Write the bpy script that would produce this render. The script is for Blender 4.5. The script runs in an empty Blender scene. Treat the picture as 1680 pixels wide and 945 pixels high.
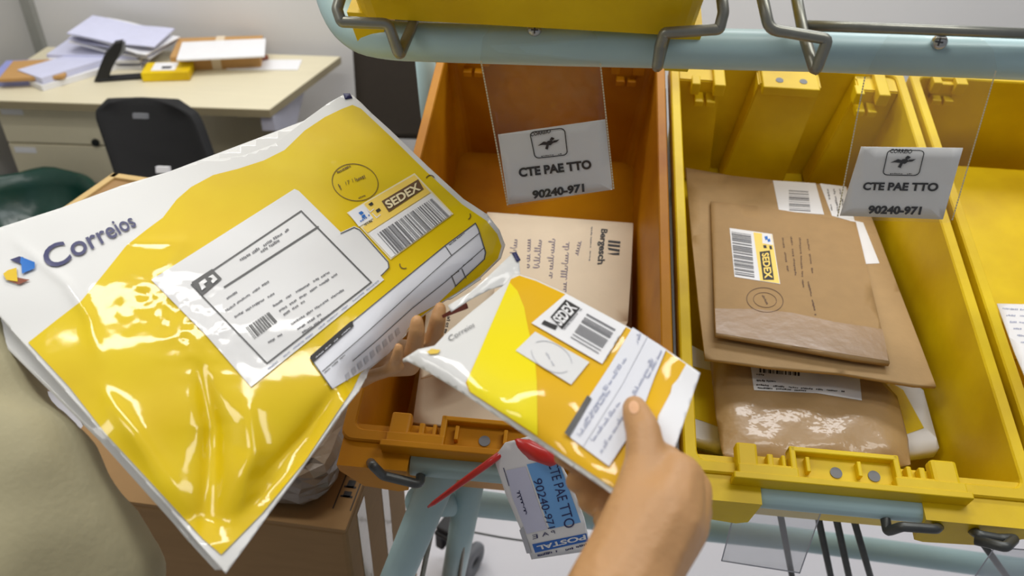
import bpy, bmesh, math, random
import numpy as np
from mathutils import Vector, Matrix
from mathutils import noise as mnoise

# ------------------------------------------------------------------ camera, light, exposure
FPX, CX, CY = 1300.0, 840.0, 472.5
CAM_H, PITCH, ROLL = 1.72, math.radians(35), math.radians(1.9)
scene = bpy.context.scene
COL = scene.collection
_R0, _U0 = Vector((1, 0, 0)), Vector((0, math.sin(PITCH), math.cos(PITCH)))
FWD = Vector((0, math.cos(PITCH), -math.sin(PITCH)))
CR, CU = _R0 * math.cos(ROLL) + _U0 * math.sin(ROLL), -_R0 * math.sin(ROLL) + _U0 * math.cos(ROLL)
EYE = Vector((0, 0, CAM_H))
cam_d = bpy.data.cameras.new('camera')
cam = bpy.data.objects.new('camera', cam_d)
COL.objects.link(cam)
cam.matrix_world = Matrix((
    (CR.x, CU.x, -FWD.x, EYE.x), (CR.y, CU.y, -FWD.y, EYE.y), (CR.z, CU.z, -FWD.z, EYE.z), (0, 0, 0, 1)))
cam_d.sensor_width = 36
cam_d.lens = 36 * FPX / 1680
cam_d.clip_start = 0.02
cam_d.dof.use_dof = True
cam_d.dof.focus_distance = 0.78
cam_d.dof.aperture_fstop = 6.3
scene.camera = cam

scene.view_settings.view_transform = 'Standard'
scene.view_settings.look = 'None'
scene.view_settings.gamma = 1
scene.view_settings.exposure = 0.22
scene.view_settings.use_curve_mapping = False
world = bpy.data.worlds.new('world')
scene.world = world
world.use_nodes = True
bg = world.node_tree.nodes['Background']
bg.inputs[0].default_value = (0.86, 0.90, 1.0, 1)
bg.inputs[1].default_value = 0.22


def area(name, loc, sx, sy, power, col, target=None):
    l = bpy.data.lights.new(name, 'AREA')
    l.shape = 'RECTANGLE'
    l.size, l.size_y, l.energy, l.color = sx, sy, power, col
    o = bpy.data.objects.new(name, l)
    COL.objects.link(o)
    o.location = loc
    if target is not None:
        o.rotation_euler = (Vector(target) - Vector(loc)).to_track_quat('-Z', 'Y').to_euler()
    return o


area('ceiling_or_fill_lamp', (-0.55, 0.95, 2.88), 1.2, 0.16, 12, (1, .98, .93))
area('ceiling_or_fill_lamp', (0.9, 0.6, 2.88), 1.2, 0.3, 10, (1, .98, .94))
area('ceiling_or_fill_lamp', (-0.9, 2.35, 2.88), 1.4, 0.3, 20, (1, .98, .95))
area('ceiling_or_fill_lamp', (-1.25, 0.1, 2.88), 0.9, 0.3, 8, (1, .97, .92))  # fill light added to brighten the desk's drawer fronts, no lamp known here
area('ceiling_or_fill_lamp', (0.8, 2.0, 2.88), 1.4, 0.4, 24, (.97, .98, 1))


# ------------------------------------------------------------------ helpers
def ray(px, py):
    return CR * ((px - CX) / FPX) - CU * ((py - CY) / FPX) + FWD


def W(px, py, z):
    return EYE + ray(px, py) * z


def at_height(px, py, h):
    v = ray(px, py)
    return EYE + v * ((h - CAM_H) / v.z)


def srgb(c):
    return tuple((x / 255 / 12.92 if x / 255 <= .04045 else ((x / 255 + .055) / 1.055) ** 2.4) for x in c) + (1,)


def mat(name, rgb, rough=.5, var=.08, nscale=30, bump=0, bscale=60, metallic=0, coat=0, spec=.5, sss=0, rgb2=None, stretch=None):
    m = bpy.data.materials.new(name)
    m.use_nodes = True
    nt = m.node_tree
    b = nt.nodes['Principled BSDF']
    b.inputs['Roughness'].default_value = rough
    b.inputs['Metallic'].default_value = metallic
    b.inputs['Coat Weight'].default_value = coat
    b.inputs['Coat Roughness'].default_value = .07
    b.inputs['Specular IOR Level'].default_value = spec
    if sss:
        b.inputs['Subsurface Weight'].default_value = sss
        b.inputs['Subsurface Radius'].default_value = (.012, .005, .003)
        b.inputs['Subsurface Scale'].default_value = .6
    c = srgb(rgb)
    tc = nt.nodes.new('ShaderNodeTexCoord')
    mp = nt.nodes.new('ShaderNodeMapping')
    nt.links.new(tc.outputs['Object'], mp.inputs[0])
    if stretch:
        mp.inputs['Scale'].default_value = stretch
    nz = nt.nodes.new('ShaderNodeTexNoise')
    nz.inputs['Scale'].default_value = nscale
    nz.inputs['Detail'].default_value = 5
    nt.links.new(mp.outputs[0], nz.inputs['Vector'])
    rp = nt.nodes.new('ShaderNodeValToRGB')
    rp.color_ramp.elements[0].position = .3
    rp.color_ramp.elements[1].position = .7
    c2 = srgb(rgb2) if rgb2 else tuple(x * (1 - var) for x in c[:3]) + (1,)
    rp.color_ramp.elements[0].color = c2
    rp.color_ramp.elements[1].color = c
    nt.links.new(nz.outputs[0], rp.inputs[0])
    nt.links.new(rp.outputs[0], b.inputs['Base Color'])
    if bump:
        n2 = nt.nodes.new('ShaderNodeTexNoise')
        n2.inputs['Scale'].default_value = bscale
        n2.inputs['Detail'].default_value = 3
        nt.links.new(mp.outputs[0], n2.inputs['Vector'])
        bp = nt.nodes.new('ShaderNodeBump')
        bp.inputs['Strength'].default_value = bump
        bp.inputs['Distance'].default_value = .004
        nt.links.new(n2.outputs[0], bp.inputs['Height'])
        nt.links.new(bp.outputs[0], b.inputs['Normal'])
        if coat:
            nt.links.new(bp.outputs[0], b.inputs['Coat Normal'])
    return m


def clear_mat(name, tint=(.98, .98, .97), veil=.008, gloss=.03):
    m = bpy.data.materials.new(name)
    m.use_nodes = True
    nt = m.node_tree
    nt.nodes.clear()
    out = nt.nodes.new('ShaderNodeOutputMaterial')
    tr = nt.nodes.new('ShaderNodeBsdfTransparent')
    tr.inputs[0].default_value = tint + (1,)
    df = nt.nodes.new('ShaderNodeBsdfDiffuse')
    df.inputs[0].default_value = (.8, .8, .82, 1)
    gl = nt.nodes.new('ShaderNodeBsdfGlossy')
    gl.inputs['Roughness'].default_value = .12
    tc = nt.nodes.new('ShaderNodeTexCoord')
    nz = nt.nodes.new('ShaderNodeTexNoise')
    nz.inputs['Scale'].default_value = 22
    bp = nt.nodes.new('ShaderNodeBump')
    bp.inputs['Strength'].default_value = .35
    bp.inputs['Distance'].default_value = .01
    nt.links.new(tc.outputs['Object'], nz.inputs['Vector'])
    nt.links.new(nz.outputs[0], bp.inputs['Height'])
    nt.links.new(bp.outputs[0], gl.inputs['Normal'])
    m1 = nt.nodes.new('ShaderNodeMixShader')
    m1.inputs[0].default_value = veil
    m2 = nt.nodes.new('ShaderNodeMixShader')
    m2.inputs[0].default_value = gloss
    nt.links.new(tr.outputs[0], m1.inputs[1])
    nt.links.new(df.outputs[0], m1.inputs[2])
    nt.links.new(m1.outputs[0], m2.inputs[1])
    nt.links.new(gl.outputs[0], m2.inputs[2])
    nt.links.new(m2.outputs[0], out.inputs[0])
    return m


M = dict(
    wall=mat('wall_paint', (222, 220, 216), .8, .03, 3),
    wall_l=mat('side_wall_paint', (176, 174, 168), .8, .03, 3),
    corner_strip=mat('corner_strip_grey', (150, 150, 142), .7, .05),
    floor=mat('floor_tile', (214, 212, 216), .35, .04, 4),
    yellow=mat('yellow_plastic', (236, 204, 14), .45, .0, 7, .06, 120, spec=.3, rgb2=(198, 160, 6)),
    yellow_old=mat('old_yellow_plastic', (200, 136, 2), .48, .0, 6, .06, 90, spec=.25, rgb2=(158, 94, 0)),
    dirt=mat('grime', (90, 62, 10), .8),
    rail=mat('pale_blue_enamel', (176, 205, 208), .38, .08, 18),
    steel=mat('galvanised_wire', (146, 146, 136), .38, .2, 60, metallic=.75),
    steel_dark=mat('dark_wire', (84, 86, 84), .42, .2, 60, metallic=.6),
    screw=mat('screw_steel', (190, 190, 190), .25, .1, 80, metallic=.9),
    black=mat('black_plastic', (22, 22, 23), .55, .15, 40),
    rubber=mat('grey_rubber', (120, 122, 126), .6, .1),
    cloth_black=mat('black_upholstery', (17, 17, 18), .8, .2, 120, .2, 300),
    brown_uph=mat('dark_brown_upholstery', (50, 42, 32), .8, .12, 60),
    desk=mat('beige_laminate', (216, 207, 178), .5, .04, 6, stretch=(1, 8, 1)),
    desk_edge=mat('dark_edge_band', (150, 138, 108), .5, .05),
    bracket=mat('lilac_grey_steel', (186, 186, 200), .5, .05),
    kraft=mat('kraft_paper', (174, 142, 96), .75, .07, 60, .08, 180),
    kraft2=mat('kraft_paper_dark', (166, 133, 87), .75, .08, 50, .08, 180),
    carton=mat('corrugated_carton', (150, 116, 72), .8, .10, 14, .05, 90, stretch=(1, 1, 6)),
    carton_in=mat('carton_liner', (196, 166, 110), .8, .08, 20),
    tape=mat('packing_tape', (166, 150, 122), .2, .08, 30, .1, 40, coat=.6),
    bubble=mat('wrapped_kraft', (176, 144, 100), .4, .08, 30, .6, 36, coat=.35),
    cream=mat('cream_paper', (222, 205, 178), .75, .04, 30, .06, 120),
    white=mat('white_paper', (232, 232, 234), .6, .03, 40),
    white_film=mat('white_mailer_film', (222, 222, 220), .5, .02, 12, .12, 24, coat=.5, spec=.25),
    yellow_film=mat('yellow_mailer_film', (226, 198, 4), .5, .0, 12, .16, 20, coat=.6, spec=.2, rgb2=(218, 184, 2)),
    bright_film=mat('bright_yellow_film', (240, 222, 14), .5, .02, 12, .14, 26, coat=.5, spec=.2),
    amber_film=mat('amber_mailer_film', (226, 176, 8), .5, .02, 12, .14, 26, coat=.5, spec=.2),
    tape_kraft=mat('brown_tape', (160, 128, 90), .3, .06, 30, .2, 40, coat=.35),
    label=mat('label_paper', (222, 222, 222), .5, .02, 30, .15, 24, coat=.35, spec=.25),
    label_yellow=mat('label_yellow', (246, 212, 96), .45, .02),
    label_cream=mat('label_cream', (240, 226, 184), .45, .02),
    form=mat('form_paper', (218, 220, 228), .45, .02, 30, .2, 30),
    ink=mat('black_ink', (28, 26, 28), .6, .1),
    ink_soft=mat('faded_ink', (112, 112, 116), .6, .1),
    ink_brown=mat('brown_ink', (104, 74, 44), .6, .1),
    stamp=mat('stamp_ink', (112, 88, 24), .6, .1),
    pen=mat('ballpoint_ink', (146, 134, 146), .6, .1),
    pen_pale=mat('pale_carbon_ink', (160, 166, 190), .6, .1),
    navy=mat('navy_print', (36, 38, 92), .4, .05),
    blue=mat('blue_print', (26, 110, 196), .4, .05),
    tagblue=mat('tag_blue', (114, 172, 232), .45, .05),
    tagstrong=mat('tag_strong_blue', (44, 104, 190), .45, .05),
    gold=mat('gold_print', (222, 186, 12), .4, .05),
    redbrown=mat('redbrown_print', (132, 66, 40), .4, .05),
    red=mat('red_plastic', (190, 34, 26), .35, .08, 40, coat=.3),
    skin=mat('skin', (196, 148, 98), .5, .10, 26, .12, 220, sss=.06),
    nail=mat('nail', (226, 176, 136), .3, .03),
    shirt=mat('beige_cotton', (166, 158, 126), .85, .07, 14, .12, 220),
    green=mat('green_bin_bag', (24, 62, 52), .3, .2, 12, .6, 14),
    greyprint=mat('dark_grey_print', (78, 78, 78), .5, .05),
    greyband=mat('paper_grey_band', (186, 188, 196), .5, .05),
    paper_blue=mat('bluish_paper', (206, 208, 232), .65, .05, 30),
    folder_blue=mat('blue_folder', (150, 156, 214), .55, .06),
    manila=mat('manila_card', (190, 146, 88), .7, .06),
    clear=clear_mat('clear_pouch'),
    clear_grey=clear_mat('clear_acrylic', (.93, .94, .95), .10, .10),
    stitch=mat('pouch_seam', (214, 204, 170), .4, .1),
    bag=clear_mat('cloudy_plastic_bag', (.92, .90, .86), .45, .12),
)


def link_mesh(name, verts, faces, m, parent=None, smooth=False, label=None):
    me = bpy.data.meshes.new(name)
    me.from_pydata([tuple(v) for v in verts], [], faces)
    me.validate()
    o = bpy.data.objects.new(name, me)
    COL.objects.link(o)
    me.materials.append(m)
    if smooth:
        for p in me.polygons:
            p.use_smooth = True
    if parent is not None:
        o.parent = parent
        o.matrix_parent_inverse = world_of(parent).inverted()
    if label:
        o['label'] = label
    return o


def world_of(o):
    m = o.matrix_basis.copy()
    if o.parent:
        return world_of(o.parent) @ o.matrix_parent_inverse @ m
    return m


def thing(name, label, cat, loc=(0, 0, 0), group=None, matrix=None):
    o = bpy.data.objects.new(name, None)
    COL.objects.link(o)
    o.empty_display_size = .05
    if matrix is not None:
        o.matrix_basis = matrix
    else:
        o.location = loc
    tag(o, label, cat, group)
    return o


def tag(o, label, cat, group=None):
    o['label'], o['category'] = label, cat
    if group:
        o['group'] = group
    return o


def struct(o):
    o['kind'] = 'structure'
    return o


def box(name, lo, hi, m, parent=None, mtx=None, bevel=.0, label=None):
    bm = bmesh.new()
    bmesh.ops.create_cube(bm, size=1)
    for v in bm.verts:
        v.co = Vector([lo[i] + (hi[i] - lo[i]) * (v.co[i] + .5) for i in range(3)])
    if bevel:
        bmesh.ops.bevel(bm, geom=list(bm.edges), offset=bevel, segments=2, affect='EDGES', profile=.5)
    if mtx is not None:
        bm.transform(mtx)
    me = bpy.data.meshes.new(name)
    bm.to_mesh(me)
    bm.free()
    o = bpy.data.objects.new(name, me)
    COL.objects.link(o)
    me.materials.append(m)
    if parent is not None:
        o.parent = parent
        o.matrix_parent_inverse = world_of(parent).inverted()
    if label:
        o['label'] = label
    return o


class Boxes:
    """several boxes that make one mesh"""
    def __init__(self):
        self.bm = bmesh.new()

    def add(self, lo, hi, bevel=.0015):
        b = bmesh.new()
        bmesh.ops.create_cube(b, size=1)
        for v in b.verts:
            v.co = Vector([lo[i] + (hi[i] - lo[i]) * (v.co[i] + .5) for i in range(3)])
        if bevel:
            bmesh.ops.bevel(b, geom=list(b.edges), offset=bevel, segments=2, affect='EDGES', profile=.5)
        me = bpy.data.meshes.new('tmp')
        b.to_mesh(me)
        b.free()
        self.bm.from_mesh(me)
        bpy.data.meshes.remove(me)

    def prism(self, pts, axis, a, c):
        """polygon pts in the other two axes, extruded along axis from a to c"""
        def co(p, t):
            return {0: (t, p[0], p[1]), 1: (p[0], t, p[1]), 2: (p[0], p[1], t)}[axis]
        lo = [self.bm.verts.new(co(p, a)) for p in pts]
        hi = [self.bm.verts.new(co(p, c)) for p in pts]
        n = len(pts)
        self.bm.faces.new(lo)
        self.bm.faces.new(hi[::-1])
        for i in range(n):
            self.bm.faces.new((lo[i], lo[(i + 1) % n], hi[(i + 1) % n], hi[i]))

    def build(self, name, m, parent=None, mtx=None, label=None):
        bmesh.ops.recalc_face_normals(self.bm, faces=self.bm.faces)
        if mtx is not None:
            self.bm.transform(mtx)
        me = bpy.data.meshes.new(name)
        self.bm.to_mesh(me)
        self.bm.free()
        o = bpy.data.objects.new(name, me)
        COL.objects.link(o)
        me.materials.append(m)
        if parent is not None:
            o.parent = parent
            o.matrix_parent_inverse = world_of(parent).inverted()
        if label:
            o['label'] = label
        return o


def smooth_path(pts, it=2):
    pts = [Vector(p) for p in pts]
    for _ in range(it):
        q = [pts[0]]
        for a, b in zip(pts, pts[1:]):
            q += [a * .75 + b * .25, a * .25 + b * .75]
        q.append(pts[-1])
        pts = q
    return pts


def tube_geo(pts, r, n=14, radii=None):
    pts = [Vector(p) for p in pts]
    vs, fs = [], []
    t0 = (pts[1] - pts[0]).normalized()
    up = Vector((0, 0, 1)) if abs(t0.z) < .9 else Vector((1, 0, 0))
    nrm = t0.cross(up).normalized()
    for i, p in enumerate(pts):
        t = (pts[min(i + 1, len(pts) - 1)] - pts[max(i - 1, 0)]).normalized()
        nrm = (nrm - t * nrm.dot(t)).normalized()
        bn = t.cross(nrm)
        rr = radii[i] if radii else r
        for k in range(n):
            a = 2 * math.pi * k / n
            vs.append(p + nrm * (rr * math.cos(a)) + bn * (rr * math.sin(a)))
        if i:
            for k in range(n):
                fs.append(((i - 1) * n + k, (i - 1) * n + (k + 1) % n, i * n + (k + 1) % n, i * n + k))
    fs.append(tuple(range(n))[::-1])
    fs.append(tuple(range((len(pts) - 1) * n, len(pts) * n)))
    return vs, fs


def tube(name, pts, r, m, parent=None, n=14, bend=0, label=None):
    if bend:
        pts = smooth_path(pts, bend)
    v, f = tube_geo(pts, r, n)
    return link_mesh(name, v, f, m, parent, True, label)


# ---- surfaces that printed and folded sheets follow
class Surf:
    def __init__(self, a, b, c, dz=None):
        a, b, c = Vector(a), Vector(b), Vector(c)
        self.n = (b - a).cross(c - a).normalized()
        self.p, self.dz, self.k = a, dz, 1.0

    def z(self, px, py):
        v = ray(px, py)
        z = (self.p - EYE).dot(self.n) / v.dot(self.n)
        return z + (self.dz(px, py) if self.dz else 0)

    def pt(self, px, py, lift=0):
        return W(px, py, self.z(px, py) - lift * self.k)


def homography(q):
    src = [(0, 0), (1, 0), (1, 1), (0, 1)]
    A = []
    for (u, v), (x, y) in zip(src, q):
        A.append([u, v, 1, 0, 0, 0, -x * u, -x * v, -x])
        A.append([0, 0, 0, u, v, 1, -y * u, -y * v, -y])
    _, _, V = np.linalg.svd(np.array(A, float))
    Hm = V[-1].reshape(3, 3)

    def f(u, v):
        p = Hm @ np.array([u, v, 1.0])
        return (p[0] / p[2], p[1] / p[2])
    return f


_text_cache = {}


def text_geo(s, bold=0.0, shear=0.0):
    k = (s, bold, shear)
    if k not in _text_cache:
        cu = bpy.data.curves.new('txt', 'FONT')
        cu.body, cu.size, cu.offset, cu.resolution_u, cu.shear = s, 1, bold, 4, shear
        o = bpy.data.objects.new('txt', cu)
        COL.objects.link(o)
        bpy.context.view_layer.update()
        me = o.evaluated_get(bpy.context.evaluated_depsgraph_get()).to_mesh()
        vs = [(v.co.x, v.co.y) for v in me.vertices]
        fs = [tuple(p.vertices) for p in me.polygons]
        bpy.data.objects.remove(o)
        bpy.data.curves.remove(cu)
        xs, ys = [v[0] for v in vs], [v[1] for v in vs]
        x0, x1, y0, y1 = min(xs), max(xs), min(ys), max(ys)
        _text_cache[k] = ([((x - x0) / (x1 - x0), (y - y0) / (y1 - y0)) for x, y in vs], fs)
    return _text_cache[k]


class Ink:
    """collects flat shapes given in image-traced coordinates of a surface; builds ONE mesh lying on it"""
    def __init__(self, surf, g=16):
        self.s, self.g, self.bm = surf, g, bmesh.new()

    def poly(self, pts):
        vs = [self.bm.verts.new((p[0], p[1], 0)) for p in pts]
        f = self.bm.faces.new(vs)
        f.normal_update()
        if len(pts) > 3:
            bmesh.ops.triangulate(self.bm, faces=[f], ngon_method='EAR_CLIP')
        return self

    def quad(self, hm, u0, v0, u1, v1):
        return self.poly([hm(u0, v0), hm(u1, v0), hm(u1, v1), hm(u0, v1)])

    def line(self, pts, w):
        for a, b in zip(pts, pts[1:]):
            dx, dy = b[0] - a[0], b[1] - a[1]
            L = math.hypot(dx, dy) or 1
            nx, ny = -dy / L * w / 2, dx / L * w / 2
            ex, ey = dx / L * w * .3, dy / L * w * .3
            self.poly([(a[0] + nx - ex, a[1] + ny - ey), (b[0] + nx + ex, b[1] + ny + ey), (b[0] - nx + ex, b[1] - ny + ey), (a[0] - nx - ex, a[1] - ny - ey)])
        return self

    def text(self, s, quad, bold=0.0, shear=0.0):
        vs, fs = text_geo(s, bold, shear)
        hm = homography(quad)
        bv = [self.bm.verts.new((*hm(u, v), 0)) for u, v in vs]
        for f in fs:
            try:
                self.bm.faces.new([bv[i] for i in f])
            except ValueError:
                pass
        return self

    def bars(self, quad, seed=1, n=34, duty=.55):
        rnd = random.Random(seed)
        hm = homography(quad)
        w = [rnd.choice((1, 1, 2, 3)) for _ in range(2 * n)]
        t, tot = 0, sum(w)
        for i, k in enumerate(w):
            if i % 2 == 0:
                self.quad(hm, t / tot, 0, (t + k * (duty + .45)) / tot, 1)
            t += k
        return self

    def dashes(self, a, b, h, seed=1, fill=.8, word=(8, 26)):
        rnd = random.Random(seed)
        L = math.hypot(b[0] - a[0], b[1] - a[1])
        ux, uy = (b[0] - a[0]) / L, (b[1] - a[1]) / L
        nx, ny = -uy, ux
        t = 0
        while t < L:
            w = min(rnd.uniform(*word), L - t)
            k = t
            while k < t + w:
                s = rnd.uniform(1.2, 2.6)
                hh = h * rnd.uniform(.55, 1)
                j = rnd.uniform(-.15, .15) * h
                p = [(k, j - hh / 2), (k + s, j - hh / 2), (k + s, j + hh / 2), (k, j + hh / 2)]
                self.poly([(a[0] + ux * q + nx * r, a[1] + uy * q + ny * r) for q, r in p])
                k += s + rnd.uniform(.4, 1.2)
            t += w + rnd.uniform(3, 7) / fill
        return self

    def scribble(self, a, b, h, w=1.0, seed=1, step=4):
        rnd = random.Random(seed)
        L = math.hypot(b[0] - a[0], b[1] - a[1])
        ux, uy = (b[0] - a[0]) / L, (b[1] - a[1]) / L
        nx, ny = -uy, ux
        t = 0
        while t < L:
            word = min(rnd.uniform(2.5, 6) * step, L - t)
            pts, n = [], max(8, int(word * 2.2))
            ph, tall = rnd.uniform(0, 6), 0
            for i in range(n + 1):
                if i % 9 == 0:
                    tall = rnd.choice((.35, .4, .45, .95))
                q = word * i / n
                a_ = ph + q * 6.28 / step / 1.1
                x = t + q + .35 * step * math.cos(a_)
                y = -h * .25 + h * tall * (.5 + .5 * math.sin(a_))
                pts.append((a[0] + ux * x + nx * y, a[1] + uy * x + ny * y))
            self.line(pts, w)
            t += word + step * rnd.uniform(.8, 1.5)
        return self

    def ring(self, c, rx, ry, w, rot=0, a0=0, a1=360, n=48):
        pts = []
        for i in range(n + 1):
            a = math.radians(a0 + (a1 - a0) * i / n)
            x, y = rx * math.cos(a), ry * math.sin(a)
            r = math.radians(rot)
            pts.append((c[0] + x * math.cos(r) - y * math.sin(r), c[1] + x * math.sin(r) + y * math.cos(r)))
        return self.line(pts, w)

    def build(self, name, m, parent=None, lift=.0005, thick=0, label=None, top=False):
        bm, g = self.bm, self.g
        if g:
            xs = [v.co.x for v in bm.verts]
            ys = [v.co.y for v in bm.verts]
            for k in range(math.floor(min(xs) / g) + 1, math.ceil(max(xs) / g)):
                bmesh.ops.bisect_plane(bm, geom=bm.verts[:] + bm.edges[:] + bm.faces[:], plane_co=(k * g, 0, 0), plane_no=(1, 0, 0))
            for k in range(math.floor(min(ys) / g) + 1, math.ceil(max(ys) / g)):
                bmesh.ops.bisect_plane(bm, geom=bm.verts[:] + bm.edges[:] + bm.faces[:], plane_co=(0, k * g, 0), plane_no=(0, 1, 0))
        bmesh.ops.remove_doubles(bm, verts=bm.verts[:], dist=.02)
        for v in bm.verts:
            v.co = self.s.pt(v.co.x, v.co.y, lift)
        bm.normal_update()
        for f in bm.faces:
            if f.normal.dot(EYE - f.calc_center_median()) < 0:
                f.normal_flip()
        me = bpy.data.meshes.new(name)
        bm.to_mesh(me)
        bm.free()
        for p in me.polygons:
            p.use_smooth = True
        o = bpy.data.objects.new(name, me)
        COL.objects.link(o)
        me.materials.append(m)
        if thick:
            so = o.modifiers.new('thickness', 'SOLIDIFY')
            so.thickness, so.offset = thick, -1
        if parent is not None:
            o.parent = parent
            o.matrix_parent_inverse = world_of(parent).inverted()
        if label:
            o['label'] = label
        return o


def seg_d(px, py, a, b):
    dx, dy = b[0] - a[0], b[1] - a[1]
    t = max(0, min(1, ((px - a[0]) * dx + (py - a[1]) * dy) / (dx * dx + dy * dy)))
    return math.hypot(px - a[0] - t * dx, py - a[1] - t * dy)


def path_d(px, py, pts):
    return min(seg_d(px, py, a, b) for a, b in zip(pts, pts[1:]))


def path_dt(px, py, pts):
    """distance to a polyline and how far along it the nearest point lies"""
    best, run, total = (1e9, 0), 0, sum(math.hypot(b[0] - a[0], b[1] - a[1]) for a, b in zip(pts, pts[1:]))
    for a, b in zip(pts, pts[1:]):
        dx, dy = b[0] - a[0], b[1] - a[1]
        L2 = dx * dx + dy * dy
        t = max(0, min(1, ((px - a[0]) * dx + (py - a[1]) * dy) / L2))
        d = math.hypot(px - a[0] - t * dx, py - a[1] - t * dy)
        if d < best[0]:
            best = (d, (run + t * math.sqrt(L2)) / total)
        run += math.sqrt(L2)
    return best


# ------------------------------------------------------------------ room
ROOM_Y, ROOM_X = 2.88, -1.78
struct(box('floor', (ROOM_X - .1, -1.6, -.06), (3.2, ROOM_Y + .1, 0), M['floor']))
struct(box('wall_back', (ROOM_X - .1, ROOM_Y, 0), (3.2, ROOM_Y + .1, 2.95), M['wall']))
struct(box('wall_left', (ROOM_X - .1, -1.6, 0), (ROOM_X, ROOM_Y, 2.95), M['wall_l']))
struct(box('corner_strip_1', (ROOM_X, ROOM_Y - .03, 0), (ROOM_X + .035, ROOM_Y, 2.9), M['corner_strip']))  # grey strip in the corner between left and back walls

# ------------------------------------------------------------------ rack frame (yawed, shelves tilted to the front)
YAW, TILT = math.radians(4.43), math.radians(17.4)
r1 = Vector((math.cos(YAW), -math.sin(YAW), 0))
hh_ = Vector((math.sin(YAW), math.cos(YAW), 0))
r2 = hh_ * math.cos(TILT) + Vector((0, 0, math.sin(TILT)))
r3 = r1.cross(r2)
ORG = Vector((-.1704, .5689, CAM_H - .5913))
BW, BL, BD, GAP = .34, .668, .20, .008


def frame(o):
    return Matrix(((r1.x, r2.x, r3.x, o.x), (r1.y, r2.y, r3.y, o.y), (r1.z, r2.z, r3.z, o.z), (0, 0, 0, 1)))


RACK = frame(ORG)


def rk(x, y, h):
    return RACK @ Vector((x, y, h))


def on_rack(px, py, h):
    """point seen at px,py on the plane h above the bins' rims"""
    v = ray(px, py)
    p0 = ORG + r3 * h
    return EYE + v * ((p0 - EYE).dot(r3) / v.dot(r3))


def px_rack(px, py, h):
    return RACK.inverted() @ on_rack(px, py, h)


# ------------------------------------------------------------------ yellow bins
def ring_pts(ix, if_, ib, z, r, n=5):
    x0, x1, y0, y1 = ix, BW - ix, if_, BL - ib
    out = []
    for cx_, cy_, a0 in ((x1 - r, y0 + r, -90), (x1 - r, y1 - r, 0), (x0 + r, y1 - r, 90), (x0 + r, y0 + r, 180)):
        for k in range(n):
            a = math.radians(a0 + 90 * k / (n - 1))
            out.append((cx_ + r * math.cos(a), cy_ + r * math.sin(a), z))
    return out


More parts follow.
